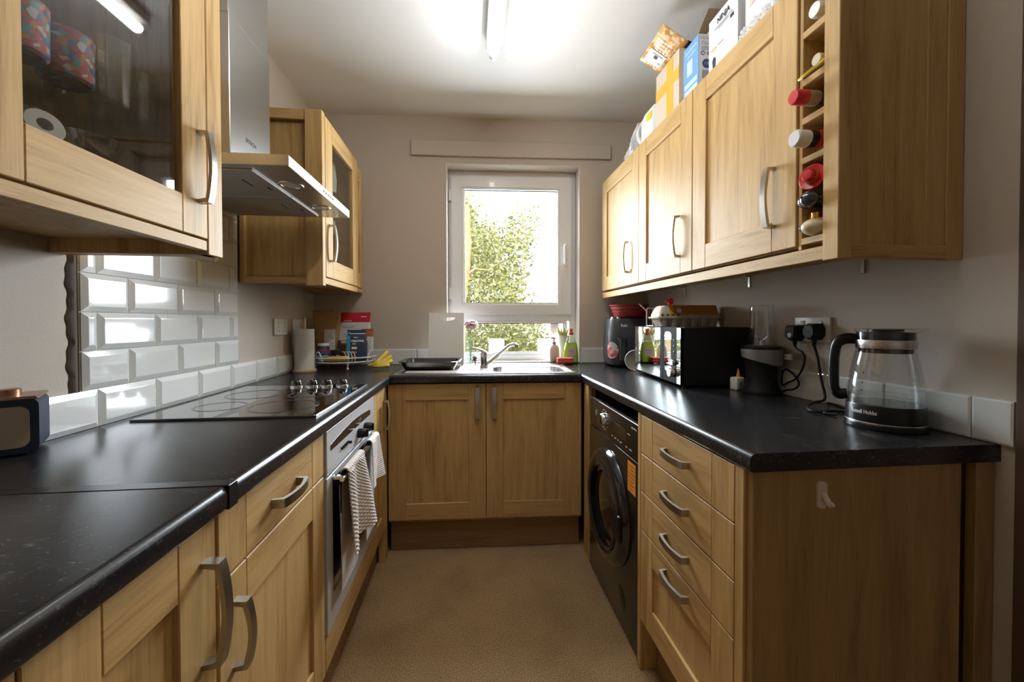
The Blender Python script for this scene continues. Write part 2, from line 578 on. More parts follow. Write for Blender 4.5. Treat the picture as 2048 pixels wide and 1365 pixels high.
# ------------------------------------------------------------ room shell
mb = MB(); mb.box(-1.15, 2.75, -2.6, 2.95, -.06, 0)
struct('floor', mb, CARPET, label='brown speckled carpet running up the aisle')
mb = MB(); mb.box(-1.15, 2.75, -2.6, 3.1, H_CEIL, H_CEIL + .15)
struct('ceiling', mb, CEIL, label='plain white painted ceiling with a tube light')
mb = MB(); mb.box(WL - .15, WL, -2.6, 2.95, 0, H_CEIL)
wall_left = struct('wall_left', mb, WALL, label='taupe painted wall behind the hob')
mb = MB(); mb.box(WR, WR + .14, .763, 2.95, 0, H_CEIL)
wall_right = struct('wall_right', mb, WALL, label='taupe painted wall behind the kettle')
mb = MB(); mb.box(-1.15, 2.75, -2.6, -2.45, 0, H_CEIL)
struct('wall_rear', mb, WALL)
RO = (-.153, .7365, .953, 2.267)      # window reveal in the back frame: lx0, lx1, z0, z1
mb = MB()
for a in ((-1.2, RO[0], 0, H_CEIL), (RO[1], 1.4, 0, H_CEIL), (RO[0], RO[1], 0, RO[2]), (RO[0], RO[1], RO[3], H_CEIL)):
    mb.box(a[0], a[1], 0, .30, a[2], a[3])
wall_back = struct('wall_back', mb, WALL, (0, 0, 0), 'B', label='taupe painted wall around the window')
# reveal lining, wall paint with window light in its colour
mb = MB()
mb.box(RO[0], RO[0] + .004, -.001, .14, RO[2], RO[3]); mb.box(RO[1] - .004, RO[1], -.001, .14, RO[2], RO[3])
mb.box(RO[0], RO[1], -.001, .14, RO[3] - .004, RO[3])
wl = wall_back.part('reveal_lining', mb, REVEAL, wall_back.root, label='window reveal in wall paint, lightened for daylight', smooth=0)
# end wall of the hallway that opens beside the right units
mb = MB(); mb.box(2.6, 2.75, -2.6, 2.95, 0, H_CEIL)
struct('wall_side', mb, WALL)
mb = MB(); mb.box(WR - .012, WR + .17, .70, .7622, 0, H_CEIL, .004)
struct('trim_1', mb, plain('dark_door_frame', (.10, .062, .040), .5), label='dark brown door frame at the right edge')
# painted board above the window
mb = MB(); mb.box(-.374, .941, -.022, 0, 2.310, 2.406, .003)
struct('trim_2', mb, WALL, (0, 0, 2.31), 'B', label='taupe painted board above the window')

# window
win = Thing('window_1', 'white plastic framed window with opening sash over a low fixed light', None, (.29, .12, RO[2]), 'B')
win.root['kind'] = 'structure'
D0 = .118
mb = MB()
fx0, fx1 = RO[0] + .004, RO[1] - .004
mb.box(fx0, fx0 + .045, D0, D0 + .07, RO[2], RO[3] - .004, .004); mb.box(fx1 - .045, fx1, D0, D0 + .07, RO[2], RO[3] - .004, .004)
for z0, z1 in ((RO[2], 1.000), (1.228, 1.29), (RO[3] - .05, RO[3] - .004)):
    mb.box(fx0 + .04, fx1 - .04, D0 + .001, D0 + .069, z0, z1, .004)
win.part('frame', mb, WHITE)
# opening sash (mitred)
mb = MB()
sx0, sx1, sz0, sz1 = -.128, .700, 1.278, 2.222
ix0, ix1, iz0, iz1 = -.058, .622, 1.340, 2.148
def frame_ring(mb, o, i, y0, y1, mi=0):
    (ox0, ox1, oz0, oz1), (jx0, jx1, jz0, jz1) = o, i
    O = [(ox0, oz0), (ox1, oz0), (ox1, oz1), (ox0, oz1)]; I = [(jx0, jz0), (jx1, jz0), (jx1, jz1), (jx0, jz1)]
    vs = [(p[0], y0, p[1]) for p in O] + [(p[0], y0, p[1]) for p in I] + [(p[0], y1, p[1]) for p in O] + [(p[0], y1, p[1]) for p in I]
    fs = []
    for k in range(4):
        j = (k + 1) % 4
        fs += [(k, j, 4 + j, 4 + k), (8 + k, 12 + k, 12 + j, 8 + j), (k, 8 + k, 8 + j, j), (4 + k, 4 + j, 12 + j, 12 + k)]
    mb.add(vs, fs, mi)
frame_ring(mb, (sx0, sx1, sz0, sz1), (ix0, ix1, iz0, iz1), D0 - .022, D0 + .05)
sash = win.part('sash', mb, WHITE, smooth=0)
mb = MB()
frame_ring(mb, (ix0, ix1, iz0, iz1), (ix0 + .017, ix1 - .017, iz0 + .015, iz1 - .015), D0 - .012, D0 + .03)
win.part('glazing_bead', mb, plain('bead_white', (.85, .84, .83), .25), sash, smooth=0)
mb = MB()
frame_ring(mb, (ix0 + .014, ix1 - .014, iz0 + .012, iz1 - .012), (ix0 + .021, ix1 - .021, iz0 + .018, iz1 - .020), D0 + .004, D0 + .012)
win.part('gasket', mb, BLACKM, sash, smooth=0)
mb = MB(); mb.box(ix0 + .010, ix1 - .010, D0 + .006, D0 + .012, iz0 + .010, iz1 - .010)
win.part('pane', mb, PANE, sash, smooth=0)
mb = MB(); mb.box(.640, .658, D0 - .036, D0 - .021, 1.625, 1.76, .004); mb.box(.643, .656, D0 - .058, D0 - .034, 1.735, 1.755, .004); mb.box(.642, .657, D0 - .068, D0 - .052, 1.615, 1.757, .005)
win.part('window_handle', mb, WPLAS, sash)
mb = MB(); mb.box(-.09, .66, D0 + .03, D0 + .036, 1.000, 1.228)
win.part('pane', mb, PANE, smooth=0)
mb = MB()
frame_ring(mb, (-.105, .672, 1.000, 1.228), (-.088, .655, 1.012, 1.216), D0 - .006, D0 + .03)
win.part('glazing_bead', mb, WHITE, smooth=0)
mb = MB(); frame_ring(mb, (-.090, .657, 1.010, 1.218), (-.082, .649, 1.016, 1.212), D0 + .012, D0 + .02)
win.part('gasket', mb, BLACKM, smooth=0)
for zz in (1.42, 2.09):
    mb = MB(); mb.box(-.146, -.126, D0 - .03, D0 - .004, zz - .04, zz + .04, .004)
    win.part('hinge', mb, WPLAS)
# ------------------------------------------------------------ wall tiles, each one its own piece
_tm = {}
def tile_mesh(w, h, flat):
    k = (round(w, 4), round(h, 4), flat)
    if k not in _tm:
        b = .014 if not flat else .004
        b = min(b, w * .3)
        d0, d1 = (.003, .0095) if not flat else (.006, .008)
        def rect(i, y): return [(-w / 2 + i, y, i), (w / 2 - i, y, i), (w / 2 - i, y, h - i), (-w / 2 + i, y, h - i)]
        vs = rect(0, 0) + rect(0, -d0) + rect(b, -d1) + rect(b + .002, -d1 - .0002)
        fs = []
        for r in range(3):
            for i in range(4):
                j = (i + 1) % 4
                fs.append((r * 4 + i, r * 4 + j, r * 4 + 4 + j, r * 4 + 4 + i))
        fs.append((12, 13, 14, 15))
        me = bpy.data.meshes.new('tile'); me.from_pydata(vs, [], fs); me.materials.append(TILE)
        _tm[k] = me
    return _tm[k]
def tile(parent, pos, rz, w, h, flat=False):
    o = bpy.data.objects.new('tile', tile_mesh(w, h, flat))
    COL.objects.link(o); o.parent = parent.root; o.location = pos
    o.rotation_euler = (random.uniform(-.004, .004), 0, rz + random.uniform(-.004, .004))
T0, TP, TH = 1.1959, .2022, .1022
GR = .0025
BED = .004
for row in range(0, 8):
    z = W + row * TH + .001
    lo, hi = (.60, 2.735) if row == 0 else (1.150, 1.862)
    off = T0 - 6 * TP + (TP / 2 if row % 2 else 0)
    for k in range(0, 20):
        a, b = off + k * TP, off + (k + 1) * TP
        a, b = max(a, lo), min(b, hi)
        if b - a < .012: continue
        h = TH - GR if row < 7 else .03
        tile(wall_left, (WL + BED, (a + b) / 2, z), PI / 2, b - a - GR, h)
mb = MB(); mb.box(WL, WL + BED, .60, 2.74, W, W + TH - .002); mb.box(WL, WL + BED, 1.148, 1.864, W + TH - .002, W + 7 * TH + .03)
wall_left.part('grout_bed', mb, GROUT, wall_left.root, smooth=0)
mb = MB()
def wav(u, v):
    z = W + TH + v * (1.395 - W - TH)
    wv = .003 * math.sin(z * 60) + .002 * math.sin(z * 151)
    return (WL + .001 + .006 * math.sin(PI * u), 1.121 + u * .028 + (wv if u < .5 else 0), z)
mb.grid(wav, 4, 60)
wall_left.part('adhesive_strip', mb, STRIP, wall_left.root, label='rough dark brown strip beside the tiles')
# back upstand (left and right of the window) in the wall's frame
for lo, hi, ph in ((-1.035, RO[0], -.3455), (RO[1], 1.25, .742)):
    for k in range(-8, 9):
        a, b = max(ph + k * TP, lo), min(ph + (k + 1) * TP, hi)
        if b - a > .012: tile(wall_back, ((a + b) / 2, -BED, W + .001), 0, b - a - GR, TH - GR, True)
mb = MB(); mb.box(-1.03, RO[0], -BED, 0, W, W + TH); mb.box(RO[1], 1.24, -BED, 0, W, W + TH)
wall_back.part('grout_bed', mb, GROUT, wall_back.root, smooth=0)
for k in range(0, 5):   # tiled sill
    a, b = RO[0] + .005 + k * TP, min(RO[0] + .005 + (k + 1) * TP, RO[1] - .005)
    if b - a < .01: continue
    mb = MB(); mb.box(a, b - GR, -.004, .117, W + .003, W + .012, .002)
    wall_back.part('tile', mb, TILE, wall_back.root)
# right upstand
for k in range(0, 12):
    a, b = .763 + (0 if k == 0 else .077 + (k - 1) * TP), min(.763 + .077 + k * TP, 2.64)
    if b - a > .012: tile(wall_right, (WR - BED, (a + b) / 2, W + .001), -PI / 2, b - a - GR, TH - GR, True)
mb = MB(); mb.box(WR - BED, WR, .763, 2.64, W, W + TH - .001)
wall_right.part('grout_bed', mb, GROUT, wall_right.root, smooth=0)

# ------------------------------------------------------------ worktops
def slab(name, label, base, axis, a0, a1, back, front, z0, z1, frame='W', mitre=False):
    """post-formed slab with a rounded front edge; cross-section swept along axis"""
    s = 1 if front > back else -1
    r, r2 = .013, .006
    prof = [(back, z0)]
    for i in range(4):
        t = -PI / 2 + i / 3 * PI / 2
        prof.append((front - s * (r2 - r2 * math.cos(t)), z0 + r2 + r2 * math.sin(t)))
    for i in range(6):
        t = i / 5 * PI / 2
        prof.append((front - s * (r - r * math.cos(t)), z1 - r + r * math.sin(t)))
    prof.append((back, z1))
    fn = (lambda d, z, a: (d, a, z)) if axis == 'y' else (lambda d, z, a: (a, d, z))
    mb = MB(); mb.prism(prof, fn, a0, a1)
    if mitre:   # the far end follows the skewed window-wall slab
        mb.v = [(x, YB - .0467 * x - .5605 - .0015 if abs(y - a1) < 1e-6 else y, z) for x, y, z in mb.v]
    return one(name, label, 'worktop', base, mb, SLATE, frame, smooth=40)
ZT0 = W - .040
slab('worktop', 'black stone-effect worktop slab at the near left, under the radio side', (-.7, .2, ZT0), 'y', -.25, .735, WL, XL + .0, ZT0, W)
slab('worktop', 'long black stone-effect worktop on the left holding the hob', (-.7, 1.4, ZT0), 'y', .762, 2.150, WL, XL, ZT0, W, mitre=True)
mb = MB(); mb.box(WL + .001, XL + .002, .7355, .7615, ZT0 - .001, W + .001, .001)
one('joint_strip', 'black metal joining strip between the two left worktops', 'worktop trim', (-.7, .75, ZT0), mb, plain('joint_metal', (.02, .02, .02), .3, .5))
slab('worktop', 'black stone-effect worktop on the right ending in a square corner', (.89, 1.45, ZT0), 'y', .791, 2.098, WR, XR, ZT0, W, mitre=True)
# sink worktop with a cut-out, in the back frame
bw = Thing('worktop', 'black stone-effect worktop under the window around the sink', 'worktop', (.08, -.3, ZT0), 'B')
FR = -.5725
mb = MB()
sx0_, sx1_, sy0_, sy1_ = .135, .575, -.495, -.145
fn = lambda d, z, a: (a, d, z)
r, r2 = .013, .006
prof = [(sy0_, ZT0)]
for i in range(4):
    t = -PI / 2 + i / 3 * PI / 2
    prof.append((FR + (r2 - r2 * math.cos(t)), ZT0 + r2 + r2 * math.sin(t)))
for i in range(6):
    t = i / 5 * PI / 2
    prof.append((FR + (r - r * math.cos(t)), W - r + r * math.sin(t)))
prof.append((sy0_, W))
mb.prism(prof, fn, -.388, .612)
mb.box(-.968, -.388, FR + .012, -.002, ZT0, W); mb.box(.612, 1.19, FR + .012, -.002, ZT0, W)
mb.box(-.388, sx0_, sy0_, -.002, ZT0, W); mb.box(sx1_, .612, sy0_, -.002, ZT0, W); mb.box(sx0_, sx1_, sy1_, -.002, ZT0, W)
bw.part('slab', mb, SLATE, smooth=40)

# ------------------------------------------------------------ left base units
L = Run('L', -.4255)
def base_unit(name, label, cat, run, a0, a1, back, group=None, carc=None, hollow_=0):
    p = run.p((a0 + a1) / 2, -.25, 0)
    t = Thing(name, label, cat, (p[0], p[1], 0), 'B' if run.side == 'B' else 'W', group=group)
    mb = MB()
    depth = abs(run.face - back) - .02
    d1 = -depth - .02 + .003
    if hollow_:
        run.box(mb, a0, a0 + .0035 if hollow_ == 2 else a0 + .018, -.0215, d1, .165, ZT0 - .001); run.box(mb, a1 - .0035 if hollow_ == 2 else a1 - .018, a1, -.0215, d1, .165, ZT0 - .001)
        run.box(mb, a0 + .018, a1 - .018, -.0215, d1, .165, .183); run.box(mb, a0 + .018, a1 - .018, d1 + .008, d1, .183, .60)
    else:
        run.box(mb, a0, a1, -.0215, d1, .165, ZT0 - .001)
    for aa in (a0 + .06, a1 - .06):   # adjustable feet behind the plinth
        for dd in (-.13, -.42):
            c = run.p(aa, dd, 0)
            mb.lathe([(0, 0), (.022, 0), (.022, .012), (.013, .02), (.013, .165), (0, .165)], c, 8)
    t.part('carcass', mb, carc or OZ, smooth=0)
    return t
u = base_unit('base_cabinet', 'oak base cabinet at the near left with a tall bow handle beside the drawer cabinet', 'cabinet', L, .122, .727, WL)
door(u, L, .124, .425, .185, .898, sw=.084)
door(u, L, .428, .7245, .185, .898, hnd=(.6955, .757, .172, True, .038, .020))
u = base_unit('base_cabinet', 'oak cabinet with one drawer over a door, left of the oven', 'cabinet', L, .731, 1.234, WL)
d = door(u, L, .733, 1.232, .779, .902, flush=True, name='drawer')
handle(u, L, d, .985, .833, .135, False, .036, .020)
door(u, L, .733, 1.232, .185, .774, hnd=(.778, .660, .128, True, .034, .017))
u = base_unit('oven_housing', 'oak oven housing with a plain board below the oven', 'cabinet', L, 1.236, 1.834, WL, hollow_=2)
mb = MB(); L.box(mb, 1.237, 1.832, -.02, 0, .187, .293, .0016)
u.part('board', mb, OY)
u = base_unit('base_cabinet', 'narrow oak cabinet between the oven and the corner', 'cabinet', L, 1.838, 2.100, WL)
door(u, L, 1.839, 2.088, .188, .898, sw=.07, hnd=(2.062, .765, .150, True, .034, .017))
mb = MB(); mb.box(-.465, -.4315, 2.103, 2.165, 0, ZT0 - .001, .002)
one('corner_post', 'slim oak corner post beside the narrow left cabinet', 'post', (-.448, 2.135, 0), mb, OZ)
mb = MB(); mb.box(-.492, -.474, .1, 2.10, .002, .164, .001)
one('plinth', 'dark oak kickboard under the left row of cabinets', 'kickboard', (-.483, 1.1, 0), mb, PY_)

# ------------------------------------------------------------ right base units
R = Run('R', .590)
u = base_unit('drawer_cabinet', 'oak cabinet with four drawers beside the black washing machine', 'cabinet', R, .847, 1.347, WR)
d = door(u, R, .8475, 1.3465, .7715, .9025, flush=True, name='drawer'); handle(u, R, d, 1.102, .834, .132, False, .03, .019)
d = door(u, R, .8475, 1.3465, .6395, .7685, flush=True, name='drawer'); handle(u, R, d, 1.102, .704, .132, False, .03, .019)
d = door(u, R, .8475, 1.3465, .507, .6365, flush=True, name='drawer'); handle(u, R, d, 1.102, .573, .132, False, .03, .019)
d = door(u, R, .8475, 1.3465, .186, .504, name='drawer'); handle(u, R, d, 1.102, .464, .132, False, .03, .019)
mb = MB(); mb.box(.590, .66, .8165, .8455, .0, ZT0 - .001, .0015)
u.part('corner_post', mb, OZ)
mb = MB(); mb.box(.598, 1.105, .798, .816, 0, ZT0 - .001, .0015)
pan = one('end_panel', 'large oak end panel, shade in its colour, closing the right row of cabinets', 'panel', (.85, .807, 0), mb, wood('shaded_panel_oak', 'z', (.42, .262, .112), (.34, .205, .084), (.23, .130, .050)))  # oak darkened: shade on the end facing the camera is in the colour
mb = MB(); mb.box(1.147, WR - .002, .800, .822, 0, ZT0 - .001, .0015)
one('filler_strip', 'oak filler strip, shade in its colour, between the end panel and the wall', 'panel', (1.17, .81, 0), mb, bpy.data.materials['shaded_panel_oak'])  # same darkened oak, shade put into its colour
mb = MB(); mb.box(.590, 1.15, 1.350, 1.3735, 0, ZT0 - .001, .0015)
one('side_panel', 'thin oak upright panel between washing machine and drawers', 'panel', (.87, 1.362, 0), mb, OZ)
mb = MB(); mb.box(.648, .666, .847, 1.347, .002, .164, .001)
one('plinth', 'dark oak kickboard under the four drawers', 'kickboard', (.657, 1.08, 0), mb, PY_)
mb = MB(); mb.box(.604, .63, 1.983, 2.10, 0, ZT0 - .001, .0015); mb.box(.592, .612, 1.978, 2.032, .165, ZT0 - .001, .0015)
one('corner_post', 'oak corner post between washing machine and sink cabinet', 'post', (.61, 2.04, 0), mb, OZ)

# ------------------------------------------------------------ sink cabinet (back frame)
B = Run('B', -.5525)
u = base_unit('sink_cabinet', 'oak double cabinet under the sink with two upright handles', 'cabinet', B, -.402, .623, -.03, carc=OZ, hollow_=1)
door(u, B, -.4005, .1085, .182, .900, sw=.089, hnd=(.066, .800, .168, True, .034, .022))
door(u, B, .1117, .6210, .182, .900, sw=.089, hnd=(.154, .800, .168, True, .034, .022))
mb = MB(); mb.box(-.40, .618, -.505, -.487, .002, .164, .001)
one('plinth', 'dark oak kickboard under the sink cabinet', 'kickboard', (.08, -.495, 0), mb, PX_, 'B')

# ------------------------------------------------------------ wall units, left
Z0, ZD0, ZD1, ZTOP = 1.393, 1.430, 2.150, 2.155
U = Run('L', -.640)
def hollow(mb, x0, x1, y0, y1, z0, z1, t=.018, open_face='x1'):
    mb.box(x0, x1, y0, y0 + t, z0, z1); mb.box(x0, x1, y1 - t, y1, z0, z1)
    mb.box(x0, x1, y0 + t, y1 - t, z0, z0 + t); mb.box(x0, x1, y0 + t, y1 - t, z1 - t, z1)
    if open_face == 'x1': mb.box(x0, x0 + .008, y0 + t, y1 - t, z0 + t, z1 - t)
    else: mb.box(x1 - .008, x1, y0 + t, y1 - t, z0 + t, z1 - t)
u = Thing('wall_cabinet', 'glass fronted oak wall cabinet at the near left above the radio', 'cabinet', (-.83, .85, Z0))
mb = MB(); hollow(mb, WL + .001, -.661, .575, 1.078, 1.428, ZTOP)
u.part('carcass', mb, OZ, smooth=0)
mb = MB(); mb.box(WL + .001, -.6455, 1.080, 1.1215, Z0, ZTOP, .001); mb.box(-.668, -.640, 1.079, 1.137, Z0, ZTOP, .0015)
u.part('end_post', mb, OZ)
mb = MB(); mb.box(-.662, -.6425, .30, 1.078, Z0 + .008, ZD0 - .004, .0015)
u.part('light_rail', mb, OY)
door(u, U, .578, 1.076, ZD0, ZD1, glass=SMOKE, hnd=(1.099 - .05, 1.596, .172, True, .034, .020))
for zz in (1.672, 1.540):
    mb = MB(); mb.box(WL + .012, -.70, .595, 1.058, zz - .006, zz, .001)
    u.part('shelf', mb, glassy('shelf_glass', (.86, .93, .90), 1.5), label='glass shelf')
u2 = Thing('wall_cabinet', 'oak wall cabinet at the near left edge, mostly out of frame', 'cabinet', (-.83, .3, Z0))
mb = MB(); mb.box(WL + .001, -.661, .05, .573, 1.428, ZTOP)
u2.part('carcass', mb, OZ, smooth=0)
door(u2, U, .076, .574, ZD0, ZD1)

u = Thing('wall_cabinet', 'glass fronted oak wall cabinet beyond the cooker hood', 'cabinet', (-.83, 2.15, Z0))
mb = MB(); hollow(mb, WL + .001, -.661, 1.90, 2.43, 1.428, ZTOP)
u.part('carcass', mb, OZ, smooth=0)
# framed side panel facing the room
mb = MB()
ys0, ys1 = 1.874, 1.896
mb.box(-.712, -.640, 1.864, 1.900, Z0 - .006, ZTOP, .0015)            # front stile
mb.box(-.985, -.965, 1.868, 1.898, Z0 + .004, ZTOP, .0015)
side = u.part('side_frame', mb, OZ)
for z0, z1 in ((ZTOP - .045, ZTOP), (Z0 + .004, Z0 + .03)):
    mb = MB(); mb.box(-.965, -.712, 1.868, 1.898, z0, z1, .0015)
    u.part('side_rail', mb, OX)
mb = MB(); mb.box(WL + .001, -.70, 1.889, 1.899, Z0 + .01, ZTOP - .002)
u.part('side_panel', mb, OZ, smooth=0)
mb = MB(); mb.box(-.662, -.6425, 1.903, 2.428, Z0 + .004, ZD0 - .004, .0015)
u.part('light_rail', mb, OY)
door(u, U, 1.907, 2.426, ZD0, ZD1, glass=SMOKE, sw=.094, hnd=(1.957, 1.588, .172, True, .034, .020))
for zz in (1.90, 1.67):
    mb = MB(); mb.box(WL + .012, -.70, 1.92, 2.41, zz - .006, zz, .001)
    u.part('shelf', mb, bpy.data.materials['shelf_glass'], label='glass shelf')
Uc = Run('L', -.652)
u = Thing('wall_cabinet', 'slim oak corner wall cabinet next to the window wall', 'cabinet', (-.83, 2.5, Z0))
mb = MB(); mb.box(WL + .001, -.673, 2.431, 2.575, 1.428, ZTOP - .01); mb.box(WL + .001, -.69, 2.575, 2.725, 1.41, ZTOP - .01)
u.part('carcass', mb, OZ, smooth=0)
door(u, Uc, 2.430, 2.574, ZD0, ZD1 - .006, sw=.05)
mb = MB(); mb.box(-.674, -.6535, 2.431, 2.574, Z0 + .012, ZD0 - .004, .0015)
u.part('light_rail', mb, OY)

# ------------------------------------------------------------ wall units, right
V = Run('R', .860)
ZR0, ZRP, ZRD0, ZRD1 = 1.378, 1.413, 1.424, 2.124
ZRT = 2.127
def wunit(label, y0, y1, d0, d1, hy, **k):
    u = Thing('wall_cabinet', label, 'cabinet', (1.04, (y0 + y1) / 2, ZR0))
    mb = MB(); mb.box(.881, WR - .001, y0, y1, ZRD0 - .002, ZRT)
    u.part('carcass', mb, OZ, smooth=0)
    for yy in ((y0 * .75 + y1 * .25),):
        mb = MB(); mb.box(1.172, 1.1945, yy - .006, yy + .006, 1.4165, 1.4225, .001); mb.box(1.191, 1.1945, yy - .006, yy + .006, 1.372, 1.4165, .001)
        u.part('fixing_bracket', mb, NICKEL)
    door(u, V, d0, d1, ZRD0, ZRD1, hnd=(hy, 1.577, .172, True, .034, .020), **k)
    return u
wunit('oak wall cabinet next to the wine rack', .992, 1.4985, .9935, 1.4965, 1.0755)
wunit('oak wall cabinet in the middle of the right row', 1.500, 2.000, 1.5015, 2.0005, 1.600)
wunit('oak wall cabinet nearest the window, above the air fryer', 2.003, 2.576, 2.0035, 2.5765, 2.139, sw=.088)
mb = MB(); mb.box(.864, .884, .911, 2.577, ZR0, ZRP - .001, .0015)
one('light_rail', 'oak light rail under the right wall cabinets', 'rail', (.874, 1.7, ZR0), mb, OY)
# wine rack
wr = Thing('wine_rack', 'open oak wine rack at the end of the right wall cabinets', 'wine rack', (1.03, .93, ZR0))
mb = MB(); mb.box(.866, WR - .001, .980, .9905, ZRP, ZRT, .001)
wr.part('side_panel', mb, OZ)
mb = MB(); mb.box(.860, WR - .001, .8855, .9055, ZR0, ZRT, .001)
wr.part('side_panel', mb, OZ)
mb = MB(); mb.box(WR - .012, WR - .001, .9055, .980, ZRP, ZRT)
wr.part('back_panel', mb, OZ, smooth=0)
for z0, z1 in ((1.425, 1.442), (1.635, 1.651), (1.737, 1.754), (1.836, 1.853), (1.958, 1.976), (2.110, 2.127)):
    mb = MB(); mb.box(.864, WR - .012, .9057, .9798, z0, z1, .001)
    wr.part('shelf', mb, OY)
# end panel with applied frame
mb = MB(); mb.box(.858, .895, .866, .909, ZR0 - .004, ZRT, .0015)
wr.part('end_post', mb, OZ)
mb = MB(); mb.box(1.150, WR - .001, .8685, .884, ZR0 - .002, ZRT, .0015); mb.box(1.098, 1.150, .872, .884, ZR0, ZRT, .0015)
wr.part('end_stile', mb, OZ)
mb = MB(); mb.box(.895, 1.15, .868, .884, ZR0, ZR0 + .030, .0015)
wr.part('end_rail', mb, OX)
mb = MB(); mb.box(.890, 1.11, .8755, .8845, ZR0 + .01, ZRT)
wr.part('end_panel', mb, OZ, smooth=0)
def rrect(cx, cy, hx, hy, r, n=6):
    """rounded rectangle loop, counter-clockwise"""
    pts = []
    r = min(r, hx, hy)
    for q, (sx, sy) in enumerate(((1, 1), (-1, 1), (-1, -1), (1, -1))):
        for i in range(n + 1):
            a = q * PI / 2 + i / n * PI / 2
            pts.append((cx + sx * (hx - r) + r * math.cos(a), cy + sy * (hy - r) + r * math.sin(a)))
    return pts
def loft(mb, loops, mi=0, cap0=True, cap1=True):
    n = len(loops[0])
    vs = [p for l in loops for p in l]
    fs = [(k * n + i, k * n + (i + 1) % n, (k + 1) * n + (i + 1) % n, (k + 1) * n + i) for k in range(len(loops) - 1) for i in range(n)]
    if cap0: fs.append(tuple(range(n - 1, -1, -1)))
    if cap1: fs.append(tuple((len(loops) - 1) * n + i for i in range(n)))
    mb.add(vs, fs, mi)
    return mb
def loftz(mb, secs, mi=0, n=6, cap0=True, cap1=True):
    """sections (cx, cy, hx, hy, r, z)"""
    return loft(mb, [[(x, y, s[5]) for x, y in rrect(*s[:5], n)] for s in secs], mi, cap0, cap1)
def solid_grid(mb, fn, nu, nv, t, mi=0):
    bm = bmesh.new()
    vs = [[bm.verts.new(fn(i / nu, j / nv)) for i in range(nu + 1)] for j in range(nv + 1)]
    for j in range(nv):
        for i in range(nu):
            bm.faces.new((vs[j][i], vs[j][i + 1], vs[j + 1][i + 1], vs[j + 1][i]))
    bmesh.ops.recalc_face_normals(bm, faces=bm.faces)
    bmesh.ops.solidify(bm, geom=bm.faces[:], thickness=t)
    return mb.bm(bm, mi)
RX = Matrix.Rotation(PI / 2, 4, 'Y')     # lathe axis z -> +x
RXN = Matrix.Rotation(-PI / 2, 4, 'Y')   # lathe axis z -> -x
RYN = Matrix.Rotation(PI / 2, 4, 'X')    # lathe axis z -> -y

# ------------------------------------------------------------ cooker hood
t = Thing('cooker_hood', 'flat stainless steel cooker hood with tall chimney above the hob', 'cooker hood', (-.75, 1.532, 1.675))
mb = MB(); mb.box(WL + .001, -.5165, 1.236, 1.829, 1.676, 1.708, .0015)
can = t.part('canopy', mb, STEEL)
mb = MB(); mb.box(WL + .001, -.762, 1.400, 1.664, 1.708, 2.22, .002)
ch = t.part('chimney', mb, STEELZ)
mb = MB(); mb.box(WL + .001, -.765, 1.403, 1.661, 2.22, H_CEIL - .001, .002)
t.part('chimney_sleeve', mb, STEELZ)
FILT = bpy.data.materials.new('filter_mesh'); FILT.use_nodes = True
nt = FILT.node_tree; b = nt.nodes['Principled BSDF']
tc = nt.nodes.new('ShaderNodeTexCoord'); v = nt.nodes.new('ShaderNodeTexVoronoi'); v.inputs['Scale'].default_value = 300; v.inputs['Randomness'].default_value = 0
nt.links.new(tc.outputs['Object'], v.inputs['Vector'])
nt.links.new(ramp(nt, v.outputs['Distance'], [(.28, (.16, .15, .14)), (.5, (.52, .50, .47))]), b.inputs['Base Color'])
b.inputs['Metallic'].default_value = .8; b.inputs['Roughness'].default_value = .42
for y0, y1 in ((1.272, 1.534), (1.538, 1.80)):
    mb = MB(); mb.box(-.965, -.634, y0, y1, 1.671, 1.6765, .0015)
    f = t.part('filter', mb, FILT)
    mb = MB(); mb.box(-.665, -.655, (y0 + y1) / 2 + .02, (y0 + y1) / 2 + .045, 1.6695, 1.672, .001)
    t.part('latch', mb, BLACKM, f)
    mb = MB(); mb.box(-.705, -.700, (y0 + y1) / 2 - .05, (y0 + y1) / 2 + .012, 1.6698, 1.672)
    t.part('slot', mb, BLACKM, f)
for y in (1.412, 1.676):
    mb = MB(); mb.lathe([(0, 1.6762), (.028, 1.6762), (.030, 1.6735), (.0375, 1.6735), (.039, 1.6765)], (-.583, y, 0), 24)
    lr = t.part('lamp_ring', mb, STEEL)
    mb = MB(); mb.lathe([(0, 1.6748), (.027, 1.6752), (.0275, 1.677)], (-.583, y, 0), 24)
    t.part('lamp_lens', mb, LENS, lr)
for i in range(5):
    y = 1.515 + i * .024
    mb = MB(); mb.box(-.5170, -.5140, y, y + .014, 1.6895, 1.6965, .001)
    t.part('button', mb, BLACK, can)
t.text('BOSCH', .021, lambda u, v: (-.7612, 1.526 + u, 1.853 + v), ch, INK)

# ------------------------------------------------------------ hob
t = Thing('hob', 'black glass ceramic hob with four knobs at the far end', 'hob', (-.70, 1.535, W))
mb = MB(); mb.box(-.945, -.452, 1.240, 1.834, W + .0005, W + .0065, .0012)
pl = t.part('glass_plate', mb, GLOSSB)
mb = MB(); mb.box(-.452, -.4475, 1.238, 1.836, W + .0003, W + .0072, .001); mb.box(-.9455, -.452, 1.2355, 1.240, W + .0003, W + .0072, .001)
t.part('edge_trim', mb, plain('trim_metal', (.22, .22, .23), .25, .9))
RINGM = plain('hob_ring_print', (.10, .10, .105), .25)
for cx, cy, r in ((-.60, 1.385, .105), (-.80, 1.40, .075), (-.80, 1.62, .10), (-.60, 1.60, .075)):
    mb = MB()
    for rr in (r, r * .93):
        mb.lathe([(rr - .0018, W + .00665), (rr - .0018, W + .0069), (rr, W + .0069), (rr, W + .00665)], (cx, cy, 0), 48)
    t.part('cooking_zone', mb, RINGM, pl, kind='stuff')
